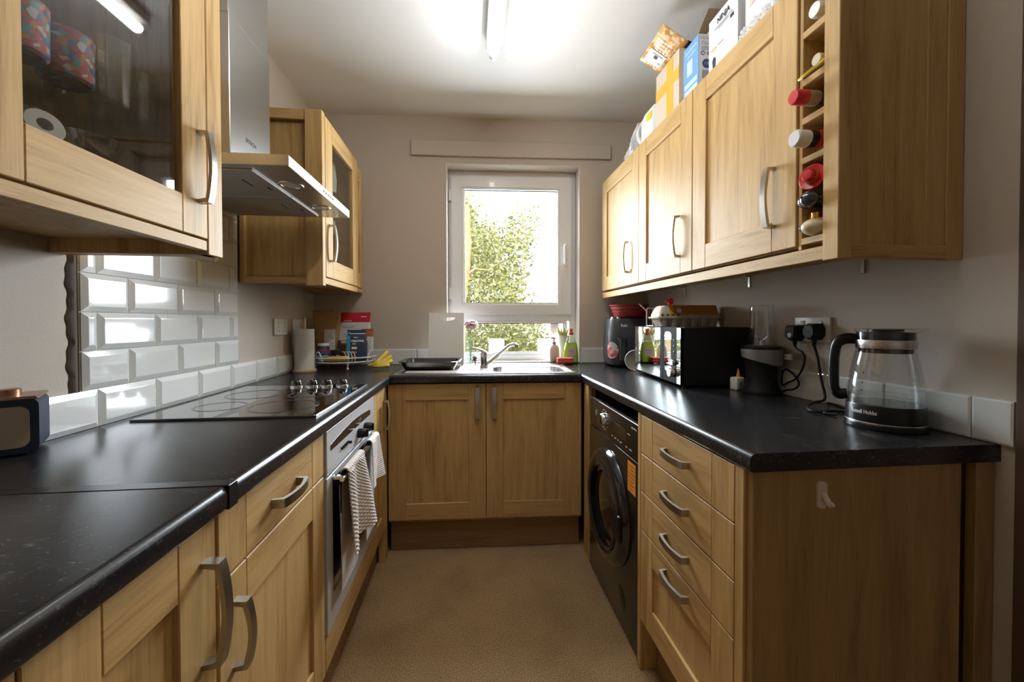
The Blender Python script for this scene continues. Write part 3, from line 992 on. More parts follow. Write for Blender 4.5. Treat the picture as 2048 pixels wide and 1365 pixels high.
for x in (-.725, -.662, -.603, -.540):
    mb = MB(); mb.lathe([(0, W + .0065), (.0235, W + .0065), (.0235, W + .012), (.021, W + .014)], (x, 1.790, 0), 20)
    k = t.part('knob', mb, CHROME)
    mb = MB(); mb.lathe([(.0205, W + .012), (.019, W + .029), (.016, W + .033), (0, W + .0335)], (x, 1.790, 0), 20)
    mb.box(x - .004, x + .004, 1.772, 1.808, W + .033, W + .037, .001)
    t.part('knob_cap', mb, GLOSSB, k)

# ------------------------------------------------------------ oven
t = Thing('oven', 'silver built-in oven with a towel rail handle under the hob', 'oven', (-.66, 1.535, .293))
FX = -.4195
OV = plain('oven_silver', (.66, .66, .67), .42, .45)
mb = MB(); mb.box(-.92, -.436, 1.242, 1.828, .2945, .90)
t.part('body', mb, BLACKM, smooth=0)
mb = MB(); mb.box(-.436, FX, 1.2395, 1.8305, .768, .9035, .002)
cp = t.part('control_panel', mb, OV)
mb = MB()
arc = [(1.272, .836)] + [(1.272 + .49 * i / 10, .852 + .018 * math.sin(PI * (i / 10) * .9 + .1)) for i in range(11)] + [(1.762, .836)]
mb.prism(arc, lambda a, b, d: (d, a, b), FX - .001, FX + .0008)
dp = t.part('display', mb, plain('display_brown', (.035, .022, .018), .12), cp)
t.text('11:34', .016, lambda u, v: (FX + .0012, 1.60 + u, .852 + v), cp, plain('clock_digits', (.45, .40, .36), .5))
for y, z, r in ((1.580, .806, .0185), (1.672, .806, .0185)):
    mb = MB(); mb.lathe([(0, 0), (r, 0), (r, .006), (r * .9, .026), (r * .8, .03), (0, .03)], (FX, y, z), 16, M=RX); mb.box(FX + .028, FX + .036, y - .004, y + .004, z - r * .8, z + r * .8, .001)
    t.part('knob', mb, BLACK, cp)
for i in range(5):
    y = 1.375 + i * .017
    mb = MB(); mb.lathe([(0, 0), (.0055, 0), (.005, .006 if i < 4 else .014), (0, .007 if i < 4 else .015)], (FX, y, .812), 10, M=RX)
    t.part('button', mb, BLACK, cp)
mb = MB()
for a in ((1.2395, 1.288, .296, .762), (1.768, 1.8305, .296, .762), (1.288, 1.768, .296, .392), (1.288, 1.768, .742, .762)):
    mb.box(-.436, FX, a[0], a[1], a[2], a[3], .0008)
dr = t.part('door', mb, OV)
mb = MB(); mb.box(-.434, FX - .002, 1.286, 1.770, .390, .744)
t.part('glass', mb, GLOSSB, dr, smooth=0)
HX = -.388
mb = MB(); mb.tube([(HX, 1.275, .748), (HX, 1.797, .748)], .0085, 12)
mb.box(FX, HX, 1.283, 1.299, .741, .755, .003); mb.box(FX, HX, 1.773, 1.789, .741, .755, .003)
t.part('handle', mb, CHROME, dr)

def towel(name, label, y0, y1, mat_, drop0, drop1, slant, bulge, folds, waff):
    """cloth folded over the rail: a back sheet, over the bar, a longer front sheet"""
    zb = .748 + .013
    def fn(u, v):
        y = y0 + (y1 - y0) * u
        vb = .24
        if v < vb:
            s = (vb - v) / vb
            z = zb - s * .13; x = HX - .0145; dz = 0; k = 0
        elif v < .34:
            a = (v - vb) / .10 * PI
            x = HX - .0145 * math.cos(a); z = zb + .0145 * math.sin(a) - .004; k = 0
        else:
            k = (v - .34) / .66
            drop = drop0 + (drop1 - drop0) * u
            z = zb - .004 - k * drop
            x = HX + .0145 + bulge * k * (.5 + .5 * u)
        y += k * (slant * u - .045 * (1 - u)) + .006 * math.sin(k * 5) * k
        x += (.010 * folds * (.25 + k)) * math.sin(u * PI * 2 * folds + k * 1.2) * (1 if v > .34 else .0)
        if v > .3: x += waff * (math.sin(u * 75) * math.sin(v * 190))
        return (x, y, z)
    mb = MB(); solid_grid(mb, fn, 84, 190, .0045)
    return one(name, label, 'towel', ((HX), (y0 + y1) / 2, .60), mb, mat_, smooth=60)
towel('hand_towel', 'beige waffle towel hanging over the oven handle', 1.305, 1.490, TOWEL, .232, .246, .095, .028, 1.6, .0024)
towel('hand_towel', 'small white cloth at the far end of the oven handle', 1.605, 1.725, TOWELW, .150, .165, .01, .012, 1.0, .0012)

# ------------------------------------------------------------ washing machine
t = Thing('washing_machine', 'black front-loading washing machine under the right worktop', 'washing machine', (.88, 1.676, 0))
Y0, Y1, FXW = 1.380, 1.974, .596
mb = MB(); mb.box(FXW, 1.14, Y0, Y1, .015, .716, .006, seg=2)
for yy in (Y0 + .05, Y1 - .05):
    for xx in (.65, 1.09): mb.lathe([(0, 0), (.02, 0), (.02, .016), (0, .016)], (xx, yy, 0), 10)
body = t.part('body', mb, WMB)
mb = MB(); mb.box(FXW + .003, 1.14, Y0, Y1, .718, .850, .004, seg=2)
con = t.part('control_panel', mb, WMB)
mb = MB(); mb.box(FXW + .0035, FXW + .02, Y0 + .004, Y1 - .004, .8495, .8525, .0008)
t.part('top_edge', mb, plain('edge_grey', (.22, .21, .20), .2, .4), con)
cy, cz = 1.682, .440
ring = [(.236, 0), (.238, .006), (.232, .022), (.215, .034), (.190, .038), (.176, .034), (.166, .022)]
mb = MB(); mb.lathe(ring, (FXW, cy, cz), 56, M=RXN)
dr = t.part('door', mb, plain('door_ring', (.010, .010, .013), .12, coat=.6))
mb = MB(); mb.lathe([(.176, .0345), (.168, .0405), (.160, .0345)], (FXW, cy, cz), 56, M=RXN)
t.part('door_rim', mb, plain('rim_blue_black', (.05, .055, .075), .18, .6), dr)
mb = MB(); mb.lathe([(.166, .024), (.150, .014), (.135, .012), (.08, .026), (0, .034)], (FXW, cy, cz), 56, M=RXN)
t.part('porthole', mb, plain('porthole_glass', (.02, .017, .016), .05, coat=1), dr)
mb = MB(); mb.box(FXW - .045, FXW - .028, cy - .222, cy - .200, cz - .05, cz + .05, .006, seg=2)
t.part('door_catch', mb, BLACK, dr)
mb = MB(); mb.lathe([(.031, 0), (.031, .004), (.027, .018), (.024, .021)], (FXW + .003, 1.755, .787), 24, M=RXN)
k = t.part('dial', mb, CHROME, con)
mb = MB(); mb.lathe([(.0255, .010), (.0235, .0225), (.016, .025), (0, .025)], (FXW + .003, 1.755, .787), 24, M=RXN)
t.part('dial_cap', mb, GLOSSB, con)
mb = MB()
for i in range(14):
    a = i / 14 * 2 * PI + .2
    y, z = 1.755 + .043 * math.cos(a), .787 + .043 * math.sin(a)
    mb.box(FXW + .002, FXW + .0032, y - .006, y + .006, z - .0018, z + .0018)
for y, w in ((1.655, .012), (1.62, .020), (1.59, .012), (1.56, .022), (1.50, .016), (1.46, .026)):
    mb.box(FXW + .002, FXW + .0032, y - w / 2, y + w / 2, .740, .744)
mb.box(FXW + .002, FXW + .0032, 1.465, 1.49, .795, .799); mb.box(FXW + .002, FXW + .0032, 1.405, 1.452, .828, .833)
t.part('markings', mb, plain('print_grey', (.38, .36, .34), .5), con, kind='stuff')
mb = MB(); mb.prism([(1.862, .806), (1.886, .806), (1.886, .790), (1.874, .778), (1.862, .790)], lambda a, b, d: (d, a, b), FXW + .0022, FXW + .0034)
t.part('badge', mb, plain('badge', (.25, .23, .21), .4), con)
mb = MB(); mb.box(FXW + .0022, FXW + .0036, 1.505, 1.645, .760, .805, .0006)
t.part('display', mb, GLOSSB, con)
mb = MB(); mb.box(FXW - .0012, FXW + .001, 1.405, 1.478, .588, .700)
st = t.part('energy_sticker', mb, ORANGE, smooth=0, label='orange sticker')
mb = MB()
for i, w in enumerate((.05, .03, .056, .056, .044, .056, .03)):
    z = .688 - i * .014
    mb.box(FXW - .0016, FXW - .001, 1.441 - w / 2, 1.441 + w / 2, z - .0018, z + .0018)
t.part('sticker_print', mb, plain('sticker_ink', (.28, .10, .02), .6), st, kind='stuff')
mb = MB(); mb.lathe([(0, .002), (.047, .002), (.05, 0)], (FXW, 1.55, .12), 24, M=RXN)
t.part('filter_cover', mb, WMB)

# ------------------------------------------------------------ sink
t = Thing('sink', 'stainless steel inset sink with drainer under the window', 'sink', (.11, -.3, W), 'B')
SX0, SX1, SY0, SY1 = -.372, .594, -.548, -.048
cx, cy, hx, hy = .355, -.32, .205, .16
N = 8
mb = MB()
def lp(s): return [(x, y, s[5]) for x, y in rrect(*s[:5], N)]
ocx, ocy, ohx, ohy = (SX0 + SX1) / 2, (SY0 + SY1) / 2, (SX1 - SX0) / 2, (SY1 - SY0) / 2
loft(mb, [lp((ocx, ocy, ohx, ohy, .012, W + .0004)), lp((ocx, ocy, ohx - .001, ohy - .001, .012, W + .006)), lp((ocx, ocy, ohx - .010, ohy - .010, .012, W + .008)), lp((ocx, ocy, ohx - .016, ohy - .016, .012, W + .0045)),
          lp((cx, cy, hx + .012, hy + .012, .07, W + .0045)), lp((cx, cy, hx, hy, .065, W - .002)), lp((cx, cy, hx - .012, hy - .012, .06, W - .12)), lp((cx, cy, hx - .045, hy - .045, .05, W - .150)), lp((cx, cy, .03, .03, .03, W - .156))], 0, False, True)
t.part('basin', mb, INOX, smooth=40)
mb = MB()
for i in range(9):
    y = -.47 + i * .045
    mb.tube([(-.33, y, W + .0048), (-.05, y, W + .0048)], .003, 6)
t.part('drainer_ridges', mb, INOX, kind='stuff')
mb = MB(); mb.lathe([(.04, W - .1545), (.038, W - .1525), (.02, W - .1535), (0, W - .1535)], (cx, cy, 0), 20)
t.part('plug_hole', mb, CHROME)
# tap
t = Thing('tap', 'chrome mixer tap with a long slanting spout over the sink', 'tap', (.087, 2.475, W + .0045))
mb = MB(); mb.lathe([(0, 0), (.027, 0), (.027, .006), (.0225, .010), (.021, .035), (.0215, .075), (.020, .088), (.012, .096), (0, .098)], t.o, 24)
t.part('tap_body', mb, CHROME)
mb = MB(); mb.tube([(.103, 2.470, .972), (.125, 2.462, .987), (.16, 2.452, 1.016), (.20, 2.440, 1.050), (.235, 2.430, 1.080), (.252, 2.426, 1.088), (.268, 2.422, 1.090), (.277, 2.420, 1.087)], [.013, .0115, .0105, .0105, .0105, .0105, .011, .012], 12)
sp = t.part('spout', mb, CHROME)
mb = MB(); mb.tube([(.277, 2.420, 1.090), (.279, 2.4195, 1.072)], .0125, 12)
t.part('aerator', mb, CHROME, sp)
mb = MB(); mb.tube([(.087, 2.475, 1.040), (.070, 2.470, 1.052), (.045, 2.462, 1.062), (.022, 2.455, 1.066)], [.013, .010, .0075, .006], 10)
t.part('lever', mb, CHROME)

# ------------------------------------------------------------ fluorescent ceiling light
t = Thing('ceiling_light', 'bare fluorescent tube batten on the ceiling', 'ceiling light', (.117, 1.3, H_CEIL))
mb = MB(); mb.box(.080, .154, .70, 1.955, H_CEIL - .045, H_CEIL - .0005, .004)
t.part('batten', mb, plain('batten_grey', (.52, .52, .50), .5))
mb = MB(); mb.tube([(.117, .735, 2.492), (.117, 1.930, 2.492)], .019, 20)
t.part('tube', mb, TUBE)
for y0, y1 in ((.705, .735), (1.930, 1.955)):
    mb = MB(); mb.box(.100, .134, y0, y1, 2.485, H_CEIL - .044, .003); mb.lathe([(0, 0), (.021, 0), (.021, y1 - y0), (.0, y1 - y0)], (.117, y1, 2.492), 20, M=RYN)
    t.part('lampholder', mb, WPLAS)

# ------------------------------------------------------------ sockets
def socket(label, wall, c, z, rz):
    t = Thing('wall_socket', label, 'socket', (wall, c, z), rot=rz)
    mb = MB(); mb.box(-.073, .073, -.010, 0, -.043, .043, .003, seg=2)
    p = t.part('plate', mb, SOCKET)
    for s in (-.036, .036):
        mb = MB(); mb.box(s - .008 + (.0), s + .008, -.0135, -.0095, .014, .032, .001)
        t.part('switch', mb, WPLAS, p)
        mb = MB()
        for dx, dz, w, h in ((0, .004, .004, .008), (-.011, -.016, .007, .004), (.011, -.016, .007, .004)):
            mb.box(s + dx - w / 2, s + dx + w / 2, -.0104, -.0098, dz - h / 2 - .004, dz + h / 2 - .004)
        t.part('pin_holes', mb, BLACKM, p, kind='stuff')
    return t
socket('white double socket on the left wall, nearer the hob', WL, 2.257, 1.200, PI / 2)
socket('white double socket behind the kitchen roll', WL, 2.475, 1.200, PI / 2)
socket('white double socket on the right wall with two black plugs', WR, 1.297, 1.197, -PI / 2)
def plug(label, y, z, kind):
    t = Thing('plug', label, 'plug', (WR - .010, y, z))
    x1, x0 = WR - .0105, WR - .050
    mb = MB()
    if kind == 0:
        pts = [(-.026, .026), (.026, .026), (.029, .0), (.026, -.020), (.012, -.032), (-.012, -.032), (-.026, -.020), (-.029, 0)]
    else:
        pts = [(-.018, .028), (.018, .028), (.028, .012), (.028, -.012), (.015, -.028), (-.015, -.028), (-.028, -.012), (-.028, .012)]
    n = len(pts)
    loft(mb, [[(x1, y + a, z + b) for a, b in pts], [(x1 - .022, y + a, z + b) for a, b in pts], [(x0, y + a * .72, z + b * .72) for a, b in pts]])
    p = t.part('plug_body', mb, BLACKM, smooth=30)
    mb = MB(); mb.tube([(x1 - .016, y, z - .026), (x1 - .016, y, z - .050)], [.009, .005], 10)
    t.part('cord_grip', mb, BLACKM)
    return t, p
t, p = plug('black plug with a pale round sticker in the right socket', 1.350, 1.186, 0)
mb = MB(); mb.lathe([(0, 0), (.0085, 0), (.0085, .001), (0, .001)], (WR - .0505, 1.347, 1.176), 16, M=RXN)
t.part('sticker', mb, SOCKET, p)
plug('black angular plug of the kettle in the right socket', 1.268, 1.190, 1)

def spline(pts, n=6):
    P = [Vector(p) for p in pts]
    out = []
    for i in range(len(P) - 1):
        p0, p1, p2, p3 = P[max(i - 1, 0)], P[i], P[i + 1], P[min(i + 2, len(P) - 1)]
        for k in range(n):
            t = k / n
            out.append(.5 * ((2 * p1) + (p2 - p0) * t + (2 * p0 - 5 * p1 + 4 * p2 - p3) * t * t + (3 * p1 - p0 - 3 * p2 + p3) * t ** 3))
    out.append(P[-1])
    return out
cb = MB(); cb.tube(spline([(1.170, 1.350, 1.137), (1.168, 1.335, 1.125), (1.165, 1.312, 1.118), (1.165, 1.300, 1.095), (1.165, 1.311, 1.055), (1.163, 1.337, 1.019), (1.168, 1.376, 1.000), (1.178, 1.418, .985), (1.183, 1.422, 1.03), (1.176, 1.395, 1.046), (1.172, 1.353, 1.030), (1.170, 1.330, 1.003), (1.165, 1.342, .982), (1.16, 1.376, .972), (1.168, 1.40, .962), (1.180, 1.424, .957)]), .0035, 8)
one('power_cord', 'thin black cord from the blender to the left plug', 'cord', (1.16, 1.38, W), cb, BLACKM, smooth=60)
cb = MB(); cb.tube(spline([(1.172, 1.268, 1.14), (1.176, 1.258, 1.10), (1.177, 1.250, 1.053), (1.172, 1.236, 1.018), (1.165, 1.218, .985), (1.150, 1.205, .968), (1.11, 1.200, .962), (1.06, 1.170, .956), (1.035, 1.130, .953), (1.055, 1.112, .952), (1.10, 1.140, .955), (1.14, 1.185, .962), (1.165, 1.16, .956), (1.15, 1.10, .952), (1.09, 1.125, .952), (1.055, 1.105, .951), (1.060, 1.085, .951), (1.068, 1.074, .953)]), .004, 8)
one('power_cord', 'looped black kettle cord on the right worktop', 'cord', (1.12, 1.15, W), cb, BLACKM, smooth=60)
t = Thing('cable_tag', 'clear and white plastic cable clip on the blender cord', 'cable clip', (1.15, 1.33, 1.10))
mb = MB(); mb.box(1.158, 1.164, 1.288, 1.345, 1.088, 1.112, .001)
t.part('clear_plate', mb, glassy('clear_plastic', (.88, .86, .84), 1.5, .1))
mb = MB(); mb.box(1.150, 1.168, 1.345, 1.362, 1.085, 1.106, .002)
for i in range(4): mb.box(1.151, 1.167, 1.362, 1.376, 1.086 + i * .0052, 1.089 + i * .0052, .0005)
t.part('comb', mb, SOCKET)

# hook on the end panel
t = Thing('wall_hook', 'small white adhesive hook on the shaded end panel', 'hook', (.757, .798, .849))
mb = MB(); loft(mb, [[(x, .798, z) for x, z in rrect(.757, .850, .0115, .030, .010)], [(x, .793, z) for x, z in rrect(.757, .850, .0105, .029, .010)]])
t.part('back_plate', mb, CREAM, smooth=30)
mb = MB(); mb.tube(spline([(.757, .794, .856), (.760, .786, .842), (.7615, .780, .834), (.763, .775, .838)]), [.006] * 13 + [.005] * 6, 10)
t.part('hook_arm', mb, CREAM)
# ------------------------------------------------------------ microwave and things on it
MT = -math.radians(3.65)
mw = Thing('microwave', 'black microwave with a mirrored front on the right worktop', 'microwave', (.868, 1.594, W), rot=MT)
mw_p = lambda x, y, z: (.868 + x * math.cos(MT) - y * math.sin(MT), 1.594 + x * math.sin(MT) + y * math.cos(MT), z)
mb = MB(); mb.box(.014, .315, 0, .549, .013, .254, .003)
for x in (.04, .28):
    for y in (.04, .50): mb.lathe([(0, 0), (.012, 0), (.014, .014), (0, .014)], (x, y, 0), 10)
mw.part('body', mb, BLACKM)
mb = MB(); mb.box(0, .014, .178, .549, .014, .253, .0015)
dr = mw.part('door', mb, MWB)
mb = MB(); mb.box(-.0012, .001, .208, .545, .020, .250, .0006)
mw.part('mirror_glass', mb, MIRROR, dr)
mb = MB(); mb.box(0, .0145, 0, .1765, .014, .253, .0015)
cp = mw.part('control_panel', mb, MWB)
mb = MB(); loft(mb, [[(.001, y, z) for y, z in rrect(.124, .146, .034, .088, .018)], [(-.0012, y, z) for y, z in rrect(.124, .146, .033, .087, .018)]])
mw.part('mirror_glass', mb, MIRROR, cp, smooth=0)
mb = MB(); mb.box(-.001, .001, .001, .034, .016, .251, .0004)
mw.part('mirror_strip', mb, MIRROR, cp)
for z, r, d in ((.105, .013, .016), (.060, .020, .024)):
    mb = MB(); mb.lathe([(r, 0), (r, d * .8), (r * .85, d), (0, d)], (0, .055 if z > .08 else .062, z), 20, M=RXN)
    mw.part('knob', mb, CHROME, cp)
for z in (.150, .175, .200):
    mb = MB(); mb.lathe([(.0042, 0), (.0042, .003), (0, .003)], (0, .060, z), 10, M=RXN)
    mw.part('button', mb, INKG, cp)

TZ = W + .254
# steel tin lying on its side behind the microwave
t = Thing('steel_tin', 'round stainless steel tin on its side behind the microwave', 'tin', (.930, 2.215, W + .060))
mb = MB(); mb.lathe([(0, 0), (.050, 0), (.056, .004), (.058, .004), (.0595, .002), (.0595, -.004), (.056, -.006), (.056, -.07), (0, -.07)], (.930, 2.200, W + .0598), 32, M=Matrix.Rotation(-.42, 4, 'Z') @ RYN)
t.part('shell', mb, plain('tin_steel', (.48, .44, .40), .35, .5))
mb = MB(); mb.lathe([(.0595, .0035), (.058, .0062), (.055, .0045)], (.930, 2.200, W + .0598), 32, M=Matrix.Rotation(-.42, 4, 'Z') @ RYN)
t.part('rim', mb, WPLAS)
# egg carton
t = Thing('egg_carton', 'cream egg carton with an orange label on the microwave', 'egg carton', (1.02, 1.85, TZ))
EY, X0, X1 = 1.845, .870, 1.178
def eg(secs): return [[(x, y, z) for x, y in rrect((X0 + X1) / 2, EY, (X1 - X0) / 2 - i, .056 - i * .8, .012)] for i, z in secs]
mb = MB(); loft(mb, eg([(.024, TZ), (.020, TZ + .004), (.006, TZ + .040)]))
for i in range(6):
    x = X0 + .033 + i * .0485
    mb.lathe([(.017, TZ + .001), (.024, TZ + .038)], (x, EY - .031, 0), 10)
t.part('tray', mb, EGGC, smooth=30)
mb = MB(); loft(mb, eg([(-.004, TZ + .040), (-.004, TZ + .047), (.004, TZ + .047)]))
t.part('flange', mb, EGGC, smooth=30)
mb = MB(); loft(mb, eg([(.004, TZ + .047), (.006, TZ + .060), (.020, TZ + .092), (.030, TZ + .099), (.05, TZ + .100)]))
lid = t.part('lid', mb, EGGC, smooth=30)
mb = MB()
for i in range(4): mb.box(X0 + .012 + i * .026, X0 + .020 + i * .026, EY - .0555, EY - .050, TZ + .052, TZ + .060)
t.part('vent_slots', mb, BROWN, lid, kind='stuff')
mb = MB()
def lab(x0, x1, o): return [[(x, EY - d, z) for d, z in ((.0525 + o, TZ + .058), (.0405 + o, TZ + .0925), (.033, TZ + .1005 + o), (-.033, TZ + .1005 + o), (-.0405 - o, TZ + .0925))] for x in (x0, x1)]
a, b_ = lab(.945, 1.160, .0015)
mb.add(a + b_, [(i, i + 1, 6 + i, 5 + i) for i in range(4)])
lb = t.part('label', mb, EGGL, smooth=0)
a, b_ = lab(.922, .946, .0014)
mb = MB(); mb.add(a + b_, [(i, i + 1, 6 + i, 5 + i) for i in range(4)])
t.part('label_end', mb, AMBER, smooth=0)
mb = MB(); nrm = Matrix.Translation((.968, EY - .0500, TZ + .076)) @ Matrix.Rotation(math.radians(71), 4, 'X')
mb.lathe([(0, .001), (.0125, .001), (.0125, 0)], (0, 0, 0), 20, M=nrm)
t.part('roundel', mb, SOCKET, lb)
# red ribbon on the carton
t = Thing('ribbon_bow', 'small shiny red ribbon bow on the egg carton', 'ribbon', (.948, 1.845, TZ + .1005))
mb = MB()
for i, (a, rr) in enumerate(((.2, .015), (1.5, .013), (2.9, .016), (4.1, .012), (5.3, .014))):
    pts = [(.948 + rr * k * math.cos(a) * 1.1, 1.845 + rr * k * math.sin(a), TZ + .104 + .013 * math.sin(PI * min(k, 1.0) * .8) + .003 * i) for k in (0, .3, .6, .9, 1.15)]
    mb.tube(pts, [.004, .007, .008, .007, .003], 6)
mb.sphere((.948, 1.845, TZ + .112), .008, 10, 6)
t.part('loops', mb, REDH)
# wire rack
t = Thing('wire_rack', 'small pale wire rack standing on the back of the microwave', 'rack', (.935, 2.03, TZ))
mb = MB()
mb.tube([(.918, 2.03, TZ + .001), (.918, 2.03, TZ + .088), (.925, 2.03, TZ + .094), (1.10, 2.03, TZ + .094), (1.107, 2.03, TZ + .088), (1.107, 2.03, TZ + .001)], .0032, 8)
mb.tube([(.952, 2.03, TZ + .001), (.952, 2.03, TZ + .094)], .0032, 8)
mb.tube([(.918, 2.03, TZ + .078), (.885, 2.05, TZ + .118)], .003, 8)
mb.tube([(.918, 2.03, TZ + .003), (.918, 1.95, TZ + .003)], .003, 8)
t.part('wire', mb, plain('rack_wire', (.62, .52, .48), .35))

# ------------------------------------------------------------ air fryer and bowl
AR = -math.radians(9)
AFX, AFY = .985, 2.478
t = Thing('air_fryer', 'grey air fryer in the corner beyond the microwave', 'air fryer', (AFX, AFY, W), rot=AR)
hx, hy = .128, .135
mb = MB(); loftz(mb, [(0, 0, hx - .02, hy - .02, .05, .006), (0, 0, hx - .004, hy - .004, .06, .018), (0, 0, hx + .003, hy + .003, .06, .06), (0, 0, hx, hy, .06, .178)])
for x in (-.08, .08):
    for y in (-.08, .08): mb.lathe([(0, 0), (.012, 0), (.012, .008), (0, .008)], (x, y, 0), 10)
t.part('lower_body', mb, GREY)
mb = MB(); loftz(mb, [(0, 0, hx - .0015, hy - .0015, .06, .1775), (0, 0, hx, hy, .06, .180), (0, 0, hx - .008, hy - .008, .06, .285), (0, 0, hx - .012, hy - .012, .06, .298)])
ub = t.part('upper_body', mb, GREY)
mb = MB(); loftz(mb, [(0, 0, hx - .011, hy - .011, .06, .298), (0, 0, hx - .014, hy - .014, .06, .306), (0, 0, hx - .03, hy - .03, .05, .311), (0, 0, hx - .06, hy - .06, .04, .3115)])
t.part('top_cover', mb, GLOSSB)
mb = MB(); loft(mb, [[(x, y, .046) for x, y in rrect(-.052, -hy - .014, .019, .016, .006)], [(x, y, .172) for x, y in rrect(-.052, -hy - .012, .019, .016, .006)]])
t.part('handle', mb, plain('fryer_handle', (.030, .030, .036), .35))
mb = MB(); mb.lathe([(.004, 0), (.004, .003), (0, .003)], (-.078, -hy - .001, .176), 10, M=RYN)
t.part('indicator', mb, WPLAS, ub)
t.text('Tefal', .021, lambda u, v: (-.042 + u, -hy + .0035, .254 + v), ub, WINK, bold=.0006)
mb = MB()
def stk(u, v):
    a = PI + u * PI / 2 * .92 + .06
    x = -hx - .003 + .06 + (.0615) * math.cos(a); y = -hy - .003 + .06 + .0615 * math.sin(a)
    return (x, y, .105 + (v - .5) * .100 * math.sqrt(max(.02, 1 - (2 * u - 1) ** 2)))
mb.grid(stk, 10, 6)
t.part('food_sticker', mb, STICK, label='red and pale food sticker')
t = Thing('collapsible_bowl', 'red collapsible bowl upside on top of the air fryer', 'bowl', (1.000, 2.47, W + .3118))
t.root['label'] = 'red ribbed collapsible bowl on top of the air fryer'
mb = MB(); z0 = W + .3118
prof = [(0, 0), (.092, 0), (.097, .010), (.098, .022), (.104, .024), (.105, .040), (.111, .042), (.113, .060), (.118, .064), (.121, .066), (.121, .071), (.114, .071), (.107, .05), (.090, .008), (0, .006)]
mb.lathe(prof, (1.000, 2.47, z0), 40)
t.part('bowl_wall', mb, RED)

# ------------------------------------------------------------ blender
bx, by = 1.124, 1.458
t = Thing('blender', 'black and silver smoothie blender with a clear cup', 'blender', (bx, by, W))
mb = MB(); mb.lathe([(0, 0), (.064, 0), (.066, .006), (.064, .016), (.056, .030), (.052, .070), (.055, .110), (.061, .132), (0, .133)], (bx, by, W), 32)
t.part('base', mb, BLACKM)
mb = MB()
vs, fs, n = [], [], 36
for k in range(n):
    a = 2 * PI * k / n
    zl = .122 - .016 * math.cos(a + .6)
    for r, z in ((.0615, zl), (.069, zl + .004), (.0715, .168), (.068, .174)):
        vs.append((bx + r * math.cos(a), by + r * math.sin(a), W + z))
for k in range(n):
    for j in range(3):
        fs.append((k * 4 + j, ((k + 1) % n) * 4 + j, ((k + 1) % n) * 4 + j + 1, k * 4 + j + 1))
mb.add(vs, fs)
t.part('collar', mb, GREYL)
mb = MB(); mb.lathe([(.0695, .172), (.069, .184), (.052, .188), (0, .188)], (bx, by, W), 32)
t.part('blade_cap', mb, BLACK)
mb = MB(); mb.lathe([(.045, .186), (.0435, .25), (.041, .318), (.041, .339), (.0395, .342), (0, .343)], (bx, by, W), 32); mb.lathe([(.042, .188), (.0405, .25), (.038, .318), (.038, .338), (0, .3395)], (bx, by, W), 32)
t.part('cup', mb, JUG)
mb = MB()
mb.lathe([(0, .188), (.012, .188), (.010, .206), (0, .208)], (bx, by, W), 12)
for a in (.3, 1.9, 3.4, 5.0):
    mb.tube([(bx, by, W + .203), (bx + .014 * math.cos(a), by + .014 * math.sin(a), W + .210), (bx + .027 * math.cos(a), by + .027 * math.sin(a), W + .226)], [.004, .003, .001], 6)
t.part('blades', mb, STEELZ)
# white charger
t = Thing('charger_box', 'small white plastic box with a green print beside the blender', 'box', (1.085, 1.545, W), rot=.25)
mb = MB(); mb.box(-.022, .022, -.018, .018, .0005, .052, .006, seg=2)
p = t.part('case', mb, WPLAS)
mb = MB(); loft(mb, [[(x, -.0182, z) for x, z in rrect(-.002, .026, .004, .007, .003)], [(x, -.0186, z) for x, z in rrect(-.002, .026, .004, .007, .003)]])
t.part('green_print', mb, GREEN, p)
mb = MB(); mb.lathe([(.008, .052), (.006, .062), (.002, .085), (0, .086)], (.010, .004, 0), 10)
t.part('orange_tip', mb, ORANGE)

# ------------------------------------------------------------ kettle
kx, ky = 1.090, .958
t = Thing('kettle', 'large glass kettle with black base and handle on the right worktop', 'kettle', (kx, ky, W))
mb = MB(); mb.lathe([(0, 0), (.112, 0), (.115, .004), (.1145, .014), (.112, .017)], (kx, ky, W), 48)
t.part('power_base', mb, BLACK)
mb = MB(); mb.lathe([(.111, .018), (.1115, .021), (.110, .060), (.108, .063), (0, .063)], (kx, ky, W), 48)
bs = t.part('heater_base', mb, BLACK)
mb = MB(); mb.lathe([(.1122, .0145), (.1128, .0175), (.1118, .0195)], (kx, ky, W), 48)
t.part('chrome_line', mb, NICKEL, bs)
gp = [(.1095, .062), (.1085, .075), (.104, .110), (.097, .150), (.0905, .178), (.086, .192), (.0825, .205), (.0825, .250)]
mb = MB(); mb.lathe(gp, (kx, ky, W), 48); mb.lathe([(r - .0035, z) for r, z in gp], (kx, ky, W), 48)
t.part('glass_jug', mb, JUG)
mb = MB(); mb.lathe([(0, .064), (.105, .064), (.1035, .085), (0, .085)], (kx, ky, W), 48)
t.part('water', mb, WATER)
mb = MB(); mb.lathe([(.0835, .208), (.0842, .209), (.0842, .229), (.0835, .230)], (kx, ky, W), 48)
t.part('steel_band', mb, STEEL)
mb = MB(); mb.lathe([(0, .196), (.074, .196), (.076, .207)], (kx, ky, W), 40); mb.lathe([(.079, .230), (.080, .232), (.080, .250), (0, .252)], (kx, ky, W), 40)
lid = t.part('lid', mb, BLACK)
mb = MB()
n = 48; vs, fs = [], []
for k in range(n):
    a = 2 * PI * k / n
    sp = max(0, math.cos(a + .85)) ** 14      # pouring lip on the side away from the handle
    for r, z in ((.0825, .248), (.0885 + .026 * sp, .257), (.0865 + .026 * sp, .2595), (.078, .258)):
        vs.append((kx + r * math.cos(a), ky + r * math.sin(a), W + z))
for k in range(n):
    for j in range(3): fs.append((k * 4 + j, ((k + 1) % n) * 4 + j, ((k + 1) % n) * 4 + j + 1, k * 4 + j + 1))
